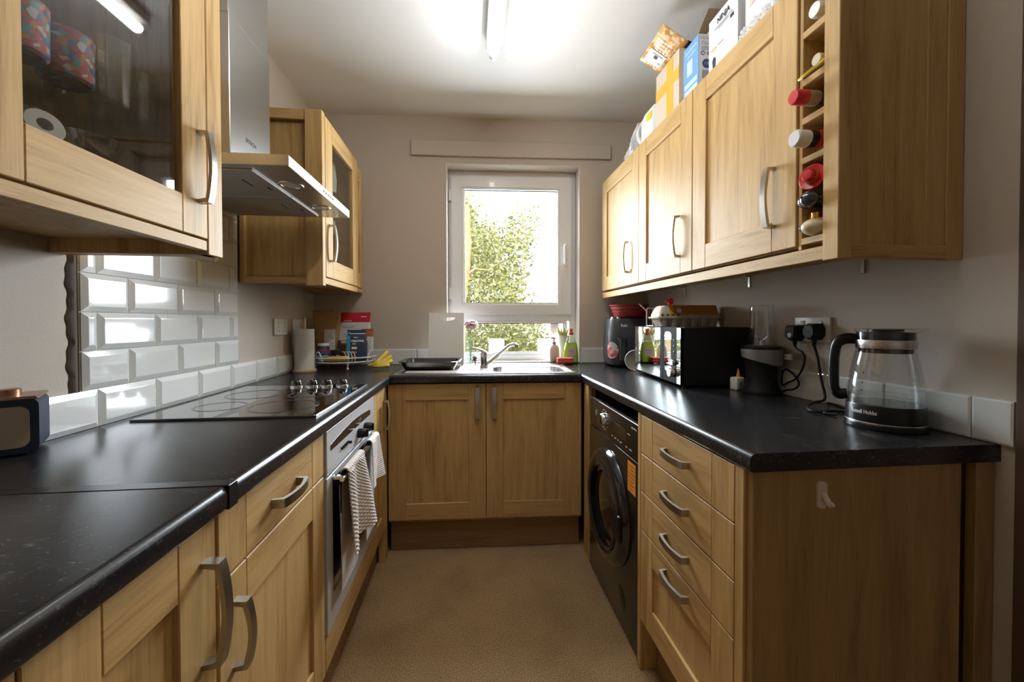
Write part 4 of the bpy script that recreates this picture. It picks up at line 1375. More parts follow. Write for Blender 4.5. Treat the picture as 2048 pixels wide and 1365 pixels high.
mb.add(vs, fs); mb.lathe([(.079, .2575), (.06, .2605), (0, .262)], (kx, ky, W), 40)
t.part('rim', mb, GLASS)
mb = MB(); mb.lathe([(.05, .2525), (.05, .258), (0, .259)], (kx, ky, W), 32)
t.part('lid_top', mb, BLACK, lid)
HD = Vector((-.70, .71, 0))
hp = spline([Vector((kx, ky, W + z)) + HD * r for r, z in ((.080, .231), (.112, .231), (.136, .217), (.145, .178), (.146, .125), (.143, .092), (.130, .078), (.106, .080))], 5)
mb = MB(); mb.tube(hp, [.014 + .003 * math.sin(PI * i / (len(hp) - 1)) for i in range(len(hp))], 12)
t.part('handle', mb, BLACK)
def ktext(u, v):
    a = math.radians(190) + u / .111
    return (kx + .1113 * math.cos(a), ky + .1113 * math.sin(a), W + .045 + v)
t.text('Russell Hobbs', .0145, ktext, bs, WINK, bold=.0003)
mb = MB()
for i, z in enumerate((.12, .145, .10)):
    a = math.radians(186)
    rr = .1035 - (z - .11) * .17 + .0012
    mb.sphere((kx + rr * math.cos(a), ky + rr * math.sin(a), W + z), .0022, 6, 4)
t.part('level_marks', mb, INK, kind='stuff')
t.root.scale = (.73, .73, 1)

# ------------------------------------------------------------ radio on the left
RT = 0.60
t = Thing('radio', 'navy and copper radio speaker at the left end of the worktop', 'radio', (-.915, .967, W), rot=RT)
# local: front faces -y, right end at x=0
hw = .30
LEATH = NAVYR
mb = MB(); loft(mb, [[(x, y, z) for x, z in rrect(-hw / 2, .062, hw / 2, .058, .017)] for y in (0, .10)])
t.part('case', mb, LEATH, smooth=30)
mb = MB(); loft(mb, [[(x, y, z) for x, z in rrect(-hw / 2, .060, hw / 2 - .013, .043, .016)] for y in (-.0015, .02)])
t.part('grille', mb, TAN, smooth=30)
mb = MB(); mb.box(-hw + .004, -.001, -.002, .102, .1165, .1235, .002)
tp = t.part('top_plate', mb, COPPER)
mb = MB(); mb.lathe([(.023, .1235), (.023, .135), (.021, .137), (0, .137)], (-.055, .05, 0), 28)
t.part('dial', mb, COPPER, tp)
mb = MB(); mb.lathe([(.017, .1235), (.017, .134), (.015, .136), (0, .136)], (-.115, .05, 0), 24)
t.part('button', mb, BLACK, tp)
for x in (-.03, -hw + .03):
    mb = MB(); mb.box(x - .012, x + .012, .01, .09, 0, .006, .002)
    t.part('foot', mb, BLACKM)

# ------------------------------------------------------------ kitchen roll
rx, ry = -.922, 2.385
t = Thing('kitchen_roll_stand', 'pale wooden kitchen roll stand in the left corner', 'roll stand', (rx, ry, W))
mb = MB(); mb.lathe([(0, 0), (.060, 0), (.062, .004), (.062, .011), (.059, .015), (0, .015)], (rx, ry, W), 32)
t.part('base', mb, PALE)
mb = MB(); mb.lathe([(.0095, .015), (.0095, .300), (.007, .304), (0, .305)], (rx, ry, W), 16)
t.part('pole', mb, PALE)
t = Thing('kitchen_roll', 'white kitchen roll on the wooden stand', 'kitchen roll', (rx, ry, W + .0155))
mb = MB(); mb.lathe([(.020, .0155), (.051, .0155), (.0515, .02), (.0515, .236), (.051, .240), (.020, .240), (.020, .0155)], (rx, ry, W), 36)
t.part('paper', mb, PAPER)

# ------------------------------------------------------------ wire basket and its groceries
cx, cy = -.748, 2.548
R0 = .168
t = Thing('wire_basket', 'round white wire basket stand holding groceries', 'basket', (cx, cy, W))
wire = WPLAS
mb = MB()
circ = lambda r, z, n=48: [(cx + r * math.cos(2 * PI * i / n), cy + r * math.sin(2 * PI * i / n), z) for i in range(n)]
mb.tube(circ(R0, W + .046), .0036, 8, closed=True)
t.part('lower_ring', mb, wire)
mb = MB(); mb.tube(circ(R0 + .006, W + .072), .0036, 8, closed=True)
t.part('upper_ring', mb, wire)
mb = MB()
for i in range(11):
    x = -R0 + .014 + i * (2 * R0 - .028) / 10
    h = math.sqrt(max(0, R0 ** 2 - x * x))
    mb.tube([(cx + x, cy - h, W + .046), (cx + x, cy + h, W + .046)], .0018, 6)
t.part('base_wires', mb, wire, kind='stuff')
for k, a in enumerate((-PI / 2 - 1.1, -PI / 2 + .35, .6, 2.5)):
    mb = MB(); c, s = math.cos(a), math.sin(a)
    mb.tube([(cx + R0 * c, cy + R0 * s, W + .045), (cx + (R0 - .006) * c, cy + (R0 - .006) * s, W + .02), (cx + (R0 + .004) * c, cy + (R0 + .004) * s, W + .007)], [.0045, .004, .007], 8)
    t.part('foot', mb, wire)
for a0 in (-PI / 2 - .72, -PI / 2 + 1.25, PI / 2, PI):
    mb = MB(); pts = []
    for i in range(13):
        q = i / 12
        a = a0 + (q - .5) * .44
        pts.append((cx + (R0 + .004) * math.cos(a), cy + (R0 + .004) * math.sin(a), W + .046 + .062 * math.sin(PI * q) ** .7))
    mb.tube(pts, .0033, 8)
    t.part('hoop', mb, wire)
mb = MB()
for i in range(4):
    x = -.725 + i * .017
    mb.tube([(x - .016, 2.445, W + .105), (x - .004, 2.435, W + .108), (x + .010, 2.425, W + .100), (x + .016, 2.42, W + .075), (x + .016, 2.42, W + .048)], .0022, 6)
t.part('rack_bars', mb, wire, kind='stuff')
BZ = W + .0495
def pouch(name, label, cat, x, y, w, d, h, m, rot=0, top_w=None, lean=0, seal=.02, z=BZ):
    t = Thing(name, label, cat, (x, y, z), rot=rot if rot else 1e-6)
    tw = top_w or w
    secs = []
    for k, (f, th) in enumerate(((0, .75), (.03, 1), (.3, 1), (.6, .8), (.85, .35), (.92, .08), (1, .05))):
        hw = (w + (tw - w) * f) / 2
        secs.append((0, lean * f, hw, max(d / 2 * th, .0015), max(.002, d / 2 * th * .7), h * f))
    mb = MB(); loftz(mb, secs)
    body = t.part('pouch_body', mb, m)
    # helper to lay flat print on the front face
    def front(v):
        f = max(0, min(1, v / h))
        ks = ((0, .75), (.03, 1), (.3, 1), (.6, .8), (.85, .35), (.92, .08), (1, .05))
        for (f0, t0), (f1, t1) in zip(ks, ks[1:]):
            if f0 <= f <= f1:
                th = t0 + (t1 - t0) * (f - f0) / (f1 - f0)
                return -d / 2 * th + lean * f
        return -d / 2
    def patch(name, u0, u1, v0, v1, m, o=.0008, nv=6, parent=None, **k):
        mb = MB(); mb.grid(lambda a, b: (u0 + (u1 - u0) * a, front(v0 + (v1 - v0) * b) - o, v0 + (v1 - v0) * b), 1, nv)
        return t.part(name, mb, m, parent or body, smooth=60, **k)
    def word(s, size, u, v, m, bold=.0004, o=.0016):
        return t.text(s, size, lambda a, b: (u + a, front(v + b) - o, v + b), body, m, bold=bold)
    globals()['front_'] = front
    return t, body, patch, word
t, b_, patch, word = pouch('paper_bag', 'brown paper bag with a white label at the back of the basket', 'bag', -.866, 2.575, .096, .07, .300, KRAFT, rot=.05, top_w=.170, lean=.01)
patch('label', -.006, .056, .062, .185, PAPER, label='white paper label')
mb = MB(); mb.box(-.05, .05, -.003, .016, .294, .302, .002)
t.part('rolled_top', mb, KRAFT)
for i, (u, v, w) in enumerate(((.040, .135, .02), (.040, .128, .016), (.041, .10, .018), (.043, .085, .014))):
    patch('label_print', u - w / 2, u + w / 2, v, v + .0035, INKG, .0014, 1)
t, b_, patch, word = pouch('food_pouch', 'large red and white pouch standing in the basket behind the blue pouch', 'pouch', -.716, 2.612, .198, .06, .292, plain('pouch_white', (.60, .63, .62), .4), rot=-.05, lean=.01)
patch('red_band', -.1015, .1015, .228, .290, plain('pouch_red', (.55, .02, .03), .4))
patch('dark_band', -.1015, .1015, .092, .118, plain('pouch_brown', (.10, .05, .04), .4))
patch('food_print', -.1015, .1015, .004, .092, FOODP)
t.text('WHEY PROTEIN', .031, lambda a, b: (.010 + a * .72, front_(.105 + b) - .0016, .105 + b), b_, WINK, bold=.0010)
word('HIGH PROTEIN', .007, -.035, .236, WINK)
word('PROTEIN', .008, .06, .262, WINK)
for i in range(7):
    a = PI * (.15 + .7 * i / 6)
    patch('crest_print', -.028 + .034 * math.cos(a) - .006, -.028 + .034 * math.cos(a) + .006, .205 - .012 * math.sin(a), .210 - .012 * math.sin(a), INKG, .0013, 1)
for u, v, w, h in ((-.028, .165, .030, .004), (-.045, .150, .012, .004), (-.010, .150, .012, .004), (-.028, .178, .016, .004), (-.028, .140, .036, .005)):
    patch('crest_print', u - w / 2, u + w / 2, v, v + h, INKG, .0013, 1)
t, b_, patch, word = pouch('food_pouch', 'dark blue pouch with a cyan side at the right of the basket', 'pouch', -.668, 2.500, .108, .06, .182, NAVY, rot=.10, lean=.004)
patch('cyan_side', -.0535, -.034, .006, .170, CYAN)
patch('white_line', -.036, .050, .158, .162, WINK, .0012, 1)
word('CREATINE', .0155, .006, .117, WINK, .0007)
word('100%', .010, -.012, .100, WINK, .0005)
word('PREMIUM', .006, -.004, .138, WINK)
for v, m in ((.070, WPLAS), (.044, plain('badge_tan', (.42, .25, .12), .5)), (.020, plain('badge_brown', (.25, .16, .12), .5))):
    patch('badge', -.026, .004, v, v + .013, m, .0012, 1)
t, b_, patch, word = pouch('food_pouch', 'slim white pouch with a rust-red top beside the blue pouch', 'pouch', -.624, 2.568, .068, .036, .188, plain('pouch_pale', (.66, .68, .70), .4), rot=.12, lean=.004)
patch('rust_top', -.0345, .0345, .140, .187, plain('pouch_rust', (.42, .09, .03), .45))
t.text('PROTEIN', .018, lambda a, b: (-.002 - b, -.0188, .075 + a), b_, NAVY, bold=.0006)
def jar(label, x, y, r, h, body_m, lid_m, lid_h, bands):
    t = Thing('jar', label, 'jar', (x, y, BZ))
    mb = MB(); mb.lathe([(0, 0), (r * .94, 0), (r, .004), (r, h - lid_h - .008), (r * .85, h - lid_h), (0, h - lid_h)], (x, y, BZ), 24)
    b_ = t.part('jar_body', mb, body_m)
    mb = MB(); mb.lathe([(r * .93, h - lid_h), (r * .93, h - .003), (r * .88, h), (0, h)], (x, y, BZ), 24)
    t.part('lid', mb, lid_m)
    for z0, z1, m in bands:
        mb = MB(); mb.lathe([(r + .0006, z0), (r + .0006, z1)], (x, y, BZ), 24)
        t.part('label_band', mb, m, b_)
jar('dark blue supplement jar with a white lid at the left of the basket', -.850, 2.472, .033, .105, NAVY, WPLAS, .014, [(.005, .038, plain('band_pale_blue', (.42, .47, .60), .4)), (.044, .058, plain('band_blue', (.10, .13, .30), .4)), (.062, .070, plain('band_red', (.45, .08, .12), .4))])
jar('low dark jar with a black lid beside the blue-labelled jar', -.775, 2.462, .034, .066, DBOT, BLACKM, .026, [(.010, .030, plain('band_dark', (.03, .03, .035), .3))])
# yellow fruit in the basket
t = Thing('squash', 'long pale yellow fruit lying at the front of the basket', 'fruit', (-.765, 2.402, BZ))
pts = spline([(-.822, 2.404, BZ + .010), (-.800, 2.402, BZ + .014), (-.765, 2.400, BZ + .0175), (-.722, 2.402, BZ + .0175), (-.694, 2.406, BZ + .018), (-.684, 2.408, BZ + .018)], 5)
rs = [.005 + .0125 * min(1, math.sin(PI * min(.96, max(.04, i / (len(pts) - 1)))) * 1.5) for i in range(len(pts))]
mb = MB(); mb.tube(pts, rs, 12)
t.part('flesh', mb, YELP, smooth=80)
# bananas
t = Thing('banana_bunch', 'small bunch of ripe bananas on the worktop by the basket', 'bananas', (-.51, 2.49, W))
P0 = Vector((-.578, 2.452, W + .022))
for k, (tx, ty, tz) in enumerate(((-.505, 2.545, W + .100), (-.474, 2.525, W + .072), (-.464, 2.495, W + .044), (-.480, 2.460, W + .0185))):
    T_ = Vector((tx, ty, tz))
    mid = P0.lerp(T_, .5) + Vector((.012, -.020, -.006 if k < 3 else .0))
    mid.z = max(mid.z, W + .0195)
    pts = spline([P0 + Vector((0, .003 * k, .003 * (3 - k))), P0.lerp(mid, .5) + Vector((.003, -.006, -.001)), mid, mid.lerp(T_, .55) + Vector((.010, -.004, .004)), T_], 6)
    n = len(pts)
    rs = [.0055 if i < 3 else .0158 * min(1, .38 + (i - 2) / 7, .30 + (n - 1 - i) / 5) for i in range(n)]
    mb = MB(); mb.tube(pts, rs, 6)
    b_ = t.part('banana', mb, YEL, smooth=25)
    mb = MB(); mb.sphere(tuple(pts[-1]), .0068, 8, 6)
    t.part('tip', mb, BROWN, b_)
mb = MB(); mb.tube([P0 + Vector((-.016, -.004, .002)), P0 + Vector((.004, .004, .004))], [.010, .009], 8)
t.part('stem', mb, plain('banana_stem', (.35, .27, .05), .6))
t.root['label'] = 'small bunch of ripe bananas on the worktop by the basket'

# ------------------------------------------------------------ tray, board, flowers, sink things
t = Thing('roasting_tray', 'black roasting tray lying on the drainer', 'tray', (-.225, 2.41, W + .006), rot=ANG)
def trl(o, z, r=.045): return [(x, y, z) for x, y in rrect(0, 0, .158 + o, .115 + o, r + o)]
mb = MB(); loft(mb, [trl(-.022, .0015), trl(-.018, .004), trl(.000, .042), trl(.014, .046), trl(.016, .049), trl(.012, .051), trl(-.002, .047), trl(-.020, .010), trl(-.024, .007)], 0, True, True)
t.part('pan', mb, plain('enamel_black', (.012, .012, .014), .22, coat=.4), smooth=40)
for x in (.025, .105):
    mb = MB(); mb.box(x - .013, x + .013, -.075, .085, .0075, .030, .006, seg=2)
    t.part('ridge', mb, plain('grey_bar', (.07, .07, .08), .35))
t = Thing('chopping_board', 'white chopping board leaning on the wall by the window', 'chopping board', (-.152, 2.597, W + .006), euler=(-math.radians(12.5), 0, ANG))
bw_, bh_ = .226, .340
mb = MB()
zs1 = bh_ - .030
mb.box(-bw_ / 2, bw_ / 2, 0, .009, zs1, bh_)
arcb = [(-bw_ / 2, 0), (bw_ / 2, 0), (bw_ / 2, zs1), (.055, zs1)] + [(.055 * math.cos(PI * i / 14), zs1 - .024 * math.sin(PI * i / 14) ** .8) for i in range(1, 14)] + [(-.055, zs1), (-bw_ / 2, zs1)]
mb.prism(arcb, lambda a, b, d: (a, d, b), 0, .009)
t.part('board', mb, plain('board_white', (.88, .88, .87), .35), smooth=0)
# peony in a vase
vx, vy = .005, 2.668
t = Thing('vase', 'slim clear glass vase beside the chopping board', 'vase', (vx, vy, W + .006))
mb = MB(); vp = [(0, .001), (.021, .001), (.023, .006), (.023, .130), (.024, .150)]
mb.lathe(vp, (vx, vy, W + .006), 24); mb.lathe([(.019, .006), (.0205, .13), (.0215, .150)], (vx, vy, W + .006), 24)
t.part('glass', mb, GLASS)
t = Thing('peony', 'pink peony bloom standing in the glass vase', 'flower', (vx, vy, W + .012))
mb = MB(); mb.tube(spline([(vx - .004, vy, W + .014), (vx + .004, vy, W + .10), (vx, vy, W + .19), (vx + .004, vy - .01, W + .235)]), .003, 8); mb.tube(spline([(vx + .010, vy, W + .014), (vx - .006, vy, W + .08), (vx - .008, vy, W + .16)]), .0022, 8)
t.part('stem', mb, GREEN)
bc = Vector((vx + .006, vy - .012, W + .262))
rnd = random.Random(3)
for ringi, (cnt, el, ln, wd_) in enumerate(((9, -.5, .046, .034), (9, .1, .046, .034), (8, .55, .042, .030), (6, .95, .034, .024), (4, 1.3, .026, .018))):
    for k in range(cnt):
        az = 2 * PI * (k + .5 * (ringi % 2)) / cnt + rnd.uniform(-.15, .15)
        e = el + rnd.uniform(-.12, .12)
        d = Vector((math.cos(az) * math.cos(e), math.sin(az) * math.cos(e), math.sin(e)))
        s_ = Vector((-math.sin(az), math.cos(az), 0)); n_ = d.cross(s_)
        def pet(u, v):
            w = wd_ * math.sin(PI * min(1, .12 + .78 * v)) * .9
            p = bc + d * ln * (v * 1.0) + s_ * (u - .5) * w * 1.4 + n_ * (.012 * math.sin(PI * v) - .010 * (2 * u - 1) ** 2 * v + .004 * math.sin(u * 14 + k) * v)
            return tuple(p)
        mb = MB(); mb.grid(pet, 4, 4)
        t.part('petal', mb, PINK, smooth=80)
# small dried flower head by the tap
t = Thing('flower_head', 'small faded pink bloom lying behind the tap', 'flower', (.030, 2.50, W + .006))
bc = Vector((.030, 2.50, W + .045))
mb = MB(); mb.tube([(.034, 2.50, W + .007), (.031, 2.50, W + .04)], .004, 8)
t.part('stem', mb, GREEN)
FAD = plain('faded_pink', (.50, .34, .40), .8, var=.2, bscale=150)
for k in range(16):
    az, e = k * 2.4, -.6 + 1.9 * k / 16
    d = Vector((math.cos(az) * math.cos(e), math.sin(az) * math.cos(e), math.sin(e))); s_ = Vector((-math.sin(az), math.cos(az), 0))
    mb = MB(); mb.grid(lambda u, v: tuple(bc + d * .026 * v + s_ * (u - .5) * .022 * math.sin(PI * (.15 + .75 * v))), 3, 3)
    t.part('petal', mb, FAD, smooth=80)
SZ = W + .012
# soap dispenser
sx, sy = .566, 2.694
t = Thing('soap_dispenser', 'beige soap dispenser with a chrome pump on the window sill', 'soap dispenser', (sx, sy, SZ))
mb = MB(); mb.lathe([(0, 0), (.033, 0), (.0355, .004), (.0365, .04), (.035, .08), (.028, .102), (.016, .112), (0, .113)], (sx, sy, SZ), 28)
t.part('bottle', mb, CREAM)
mb = MB(); mb.lathe([(.014, .112), (.014, .130), (.006, .132), (.005, .150), (.010, .151), (.010, .158), (0, .159)], (sx, sy, SZ), 20); mb.tube([(sx, sy, SZ + .155), (sx - .020, sy - .012, SZ + .157), (sx - .028, sy - .017, SZ + .151)], [.006, .005, .004], 8)
t.part('pump', mb, NICKEL)
# white pot with a spiky plant
px_, py_ = .640, 2.740
t = Thing('plant_pot', 'white pot with a spiky plant at the right of the sill', 'plant', (px_, py_, SZ))
mb = MB(); mb.lathe([(0, 0), (.031, 0), (.033, .01), (.040, .165), (.0415, .172), (.038, .172), (.037, .16), (0, .158)], (px_, py_, SZ), 28)
t.part('pot', mb, WPLAS)
for k in range(9):
    a = k * 2.399; r = .012 + .016 * (k % 3) / 2; h = .05 + .02 * ((k * 7) % 4) / 3
    b0 = Vector((px_ + r * .5 * math.cos(a), py_ + r * .5 * math.sin(a), SZ + .156)); tip = Vector((px_ - .008 + r * 1.8 * math.cos(a), py_ + r * 1.8 * math.sin(a), SZ + .160 + h))
    mb = MB(); mb.tube([b0, b0.lerp(tip, .4), b0.lerp(tip, .75), tip], [.007, .008, .005, .001], 6)
    t.part('leaf', mb, plain('spike_leaf', (.50, .50, .14), .5), smooth=60)
# washing-up liquid
lx_, ly_ = .674, 2.660
t = Thing('washing_up_bottle', 'green washing-up liquid bottle with a red cap on the sill', 'bottle', (lx_, ly_, SZ - .004))
z0 = SZ - .004
mb = MB(); loftz(mb, [(lx_, ly_, .046, .024, .02, z0), (lx_, ly_, .048, .026, .022, z0 + .006), (lx_, ly_, .049, .026, .022, z0 + .06), (lx_, ly_, .042, .024, .022, z0 + .112), (lx_, ly_, .036, .022, .02, z0 + .130)])
t.part('liquid_body', mb, plain('lime_liquid', (.50, .68, .10), .15, coat=.5))
mb = MB(); loftz(mb, [(lx_, ly_, .0365, .0225, .02, z0 + .130), (lx_, ly_, .030, .021, .02, z0 + .155), (lx_, ly_, .016, .016, .0159, z0 + .178), (lx_, ly_, .013, .013, .0129, z0 + .184)])
t.part('clear_shoulder', mb, glassy('cloudy_clear', (.88, .90, .82), 1.45, .08))
mb = MB(); mb.lathe([(.016, .182), (.016, .198), (.010, .201), (.010, .208), (.013, .212), (.010, .224), (0, .226)], (lx_, ly_, z0), 18)
t.part('cap', mb, plain('cap_red', (.72, .10, .08), .35))
mb = MB(); loft(mb, [[(x, ly_ - .0265, z) for x, z in rrect(lx_, z0 + .068, .026, .030, .012)], [(x, ly_ - .0275, z) for x, z in rrect(lx_, z0 + .068, .025, .029, .012)]])
lb = t.part('label', mb, plain('label_silver', (.55, .60, .55), .4), smooth=30)
t.text('LEMON', .012, lambda u, v: (lx_ + u, ly_ - .0282, z0 + .076 + v), lb, INKG, bold=.0003)
t.text('FRESH', .009, lambda u, v: (lx_ + u, ly_ - .0282, z0 + .060 + v), lb, INKG, bold=.0002)
# sponge
t = Thing('sponge', 'red washing-up sponge resting on the sink edge', 'sponge', (.618, 2.600, W + .008), rot=ANG - .05)
mb = MB(); mb.box(-.052, .052, -.034, .034, 0, .022, .006, seg=2)
t.part('foam', mb, SPONGE)
mb = MB(); mb.box(-.052, .052, -.034, .034, .0222, .036, .006, seg=2)
t.part('scouring_top', mb, plain('sponge_pale_red', (.82, .20, .14), .9, bump=.4, bscale=500))

# ------------------------------------------------------------ things on top of the right wall units
CT = ZRT + .0005
t = Thing('plastic_jug', 'white plastic container with a yellow sticker on the far wall cabinet', 'container', (.945, 1.955, CT))
mb = MB(); loftz(mb, [(.945, 1.955, .060, .085, .03, CT), (.945, 1.955, .064, .090, .03, CT + .01), (.945, 1.955, .064, .090, .03, CT + .115), (.945, 1.95, .055, .075, .03, CT + .150), (.945, 1.945, .03, .045, .02, CT + .160)])
b_ = t.part('body', mb, WPLAS)
mb = MB(); loft(mb, [[(.880, y, z) for y, z in rrect(1.925, CT + .108, .030, .016, .008)], [(.8795, y, z) for y, z in rrect(1.925, CT + .108, .030, .016, .008)]])
t.part('sticker', mb, plain('yellow_sticker', (.80, .60, .02), .4), b_)
mb = MB(); mb.tube(spline([(.90, 2.03, CT + .135), (.885, 2.058, CT + .10), (.885, 2.062, CT + .06), (.90, 2.045, CT + .02)]), .010, 10)
t.part('handle', mb, WPLAS)
t = Thing('plastic_bag', 'crumpled clear plastic bag beside the white container', 'bag', (.915, 2.18, CT))
def crum(u, v):
    a = 2 * PI * u
    r = (.050 + .012 * math.sin(5 * a + v * 9) + .008 * math.sin(11 * a + 17 * v)) * (1 - .75 * v ** 1.4)
    return (.915 + r * math.cos(a) * .9, 2.185 - .065 * v + r * math.sin(a) * 1.3, CT + v * .165)
mb = MB(); mb.grid(crum, 30, 14, wrap=True)
t.part('film', mb, plain('crinkled_film', (.66, .66, .68), .18, coat=.6), smooth=20)
# cardboard box with orange tape
bx0, bx1, by0, by1, bz = .888, 1.12, 1.655, 1.868, CT + .262
t = Thing('cardboard_box', 'cardboard box with crossed orange tape on the wall cabinets', 'box', (1.0, 1.75, CT))
mb = MB(); mb.box(bx0, bx1, by0, by1, CT, bz, .001)
t.part('carton', mb, CARDP)
mb = MB(); mb.box(bx0 - .0007, bx0 + .001, 1.705, 1.765, CT, bz); 
t.part('tape_strip', mb, TAPE, smooth=0)
mb = MB(); mb.box(bx0 - .001, bx0 + .001, by0 - .0006, by1 + .0006, CT + .138, CT + .188)
t.part('tape_strip', mb, TAPE, smooth=0)
mb = MB(); mb.box(bx0, bx0 + .004, by0 + .001, by1, bz, bz + .001)
# open brown carton behind the blue box with a raised flap
t = Thing('open_carton', 'brown carton with a raised flap behind the blue box', 'box', (1.04, 1.56, CT))
mb = MB()
x0, x1, y0, y1, zz = .957, 1.15, 1.475, 1.652, CT + .262
for a in ((x0, x0 + .004, y0, y1), (x1 - .004, x1, y0, y1), (x0 + .004, x1 - .004, y0, y0 + .004), (x0 + .004, x1 - .004, y1 - .004, y1)): mb.box(a[0], a[1], a[2], a[3], CT, zz)
mb.box(x0 + .004, x1 - .004, y0 + .004, y1 - .004, CT, CT + .004)
t.part('carton', mb, CARD, smooth=0)
mb = MB(); mb.prism([(y1, zz), (y1 + .004, zz), (y1 - .110, zz + .085), (y1 - .114, zz + .083)], lambda a, b, d: (d, a, b), x0 - .01, x1)
t.part('flap', mb, CARD, smooth=0)
# black box on the cardboard box
t = Thing('black_box', 'small black box on the taped cardboard box', 'box', (1.03, 1.80, bz), rot=.3)
mb = MB(); mb.box(-.075, .075, -.045, .045, .001, .092, .002)
b_ = t.part('carton', mb, BLACKM)
mb = MB(); mb.box(-.075, .075, -.046, .046, .070, .0935, .002)
t.part('lid', mb, BLACK)
# gold bubble mailer propped on the box
t = Thing('padded_envelope', 'gold bubble wrap envelope with a white label on the taped box', 'envelope', (.880, 1.895, 2.468), euler=(0, 0, 0))
ua = Vector((0, -1, 0))
va = Vector((-.86, 0, .51)).normalized()
c0 = Vector((.918, 1.752, bz + .014)) + va * .064
na = ua.cross(va)
t.root.location = c0
LW, LH = .118, .064
def env(o, s):
    def f(u, v):
        x, y = (2 * u - 1) * LW, (2 * v - 1) * LH
        bul = .010 * (1 - (2 * u - 1) ** 4) * (1 - (2 * v - 1) ** 4)
        bub = .0016 * abs(math.sin(u * 40) * math.sin(v * 26)) if 0 < u < 1 and 0 < v < 1 else 0
        return tuple(c0 + ua * x + va * y + na * s * (bul + bub + .0005))
    return f
t.o = c0.copy()
mb = MB(); mb.grid(env(0, 1), 48, 32); mb.grid(env(0, -1), 48, 32)
b_ = t.part('envelope_body', mb, BUBBLE, smooth=60)
fr = na if na.z < 0 else -na
def onenv(a, b, o=.0135): return tuple(c0 + ua * a + va * b + fr * o)
def quad(name, a0, a1, b0, b1, m, o, parent):
    mb = MB(); mb.add([onenv(a0, b0, o), onenv(a1, b0, o), onenv(a1, b1, o), onenv(a0, b1, o)], [(0, 1, 2, 3)])
    return t.part(name, mb, m, parent, smooth=0)
lb = quad('label', -.075, -.005, -.030, .052, WPLAS, .0135, b_)
quad('barcode', -.045, -.026, .002, .020, INK, .0142, lb)
quad('label_print', -.062, -.052, -.024, -.012, INKG, .0142, lb)
quad('label_print', -.022, -.016, -.02, .035, INKG, .0142, lb)
# blue and white box
t = Thing('iron_box', 'blue and white product box on the wall cabinets', 'box', (.98, 1.5, CT))
X0, X1, Y0_, Y1_, ZB = .886, .952, 1.503, 1.612, CT + .215
mb = MB(); mb.box(X0, X1, Y0_, Y1_, CT, ZB)
b_ = t.part('carton', mb, WBOX, smooth=0)
mb = MB(); mb.box(X0 - .0006, X0 + .001, Y0_ + .0, Y1_, CT, ZB)
bl = t.part('blue_side', mb, BLUEB, b_, smooth=0)
LB = plain('pale_blue_print', (.52, .66, .90), .5)
def sq(nm, y0, y1, z0, z1, m, x=None):
    mb = MB(); mb.box((x or X0) - .0012, (x or X0) - .0004, y0, y1, CT + z0, CT + z1)
    return t.part(nm, mb, m, bl, smooth=0)
sq('side_print', 1.515, 1.600, .186, .192, LB); sq('side_print', 1.525, 1.585, .165, .170, LB); sq('side_print', 1.545, 1.585, .090, .150, LB)
sq('side_print', 1.512, 1.603, .046, .066, LB); sq('side_print', 1.512, 1.603, .020, .038, LB)
fy = lambda u, v: (.921 + u, Y0_ - .0008, CT + v)
t.text('ADDIS', .012, lambda u, v: fy(u - .010, .200 + v), b_, INKG)
t.text('Classic', .0185, lambda u, v: fy(u + .002, .180 + v), b_, INKG)
for z, w in ((.165, .044), (.160, .044), (.155, .03)):
    mb = MB(); mb.box(.897, .897 + w, Y0_ - .001, Y0_ - .0002, CT + z, CT + z + .0018)
    t.part('small_print', mb, INKG, b_, smooth=0)
for x in (.903, .930):
    mb = MB(); mb.lathe([(.008, .0002), (.008, .001), (.0055, .001), (.0055, .0002)], (x, Y0_, CT + .142), 16, M=RYN)
    t.part('symbol', mb, NAVY, b_)
mb = MB(); mb.lathe([(0, .001), (.018, .001), (.018, .0002)], (.919, Y0_, CT + .102), 24, M=RYN)
rd = t.part('roundel', mb, plain('roundel_blue', (.04, .08, .22), .4), b_)
t.text('128', .015, lambda u, v: (.919 + u, Y0_ - .0016, CT + .102 + v), rd, LB)
mb = MB(); mb.box(.900, .938, Y0_ - .001, Y0_ - .0002, CT + .045, CT + .076)
t.part('picture', mb, INKG, b_, smooth=0)
# white blender carton
t = Thing('white_carton', 'tall white product carton with black lettering on the wall cabinets', 'box', (.98, 1.35, CT))
X0, Y0_, Y1_, ZB = .884, 1.268, 1.432, CT + .200
mb = MB(); mb.box(X0, 1.08, Y0_, Y1_, CT, ZB, .001)
b_ = t.part('carton', mb, WBOX, smooth=0)
fx = lambda u, v: (X0 - .0012, 1.345 - u, CT + v)     # reads from far to near
t.text('NINJA', .026, lambda u, v: fx(u, .170 + v), b_, INK, bold=.0008)
def sq2(nm, yc, zc, w, h, m):
    mb = MB(); mb.box(X0 - .0012, X0 - .0002, yc - w / 2, yc + w / 2, CT + zc - h / 2, CT + zc + h / 2)
    return t.part(nm, mb, m, b_, smooth=0)
sq2('small_print', 1.345, .150, .10, .004, INKG); sq2('small_print', 1.345, .143, .06, .003, INKG); sq2('badge', 1.298, .135, .018, .012, INK)
sq2('small_print', 1.40, .085, .03, .004, AMBER); sq2('small_print', 1.36, .085, .03, .003, INKG)
mb = MB(); mb.prism([(1.392, .012), (1.404, .012), (1.408, .045), (1.402, .055), (1.394, .055), (1.388, .045)], lambda a, b, d: (d, a, CT + b), X0 - .0012, X0 - .0002)
t.part('picture', mb, INK, b_, smooth=0)
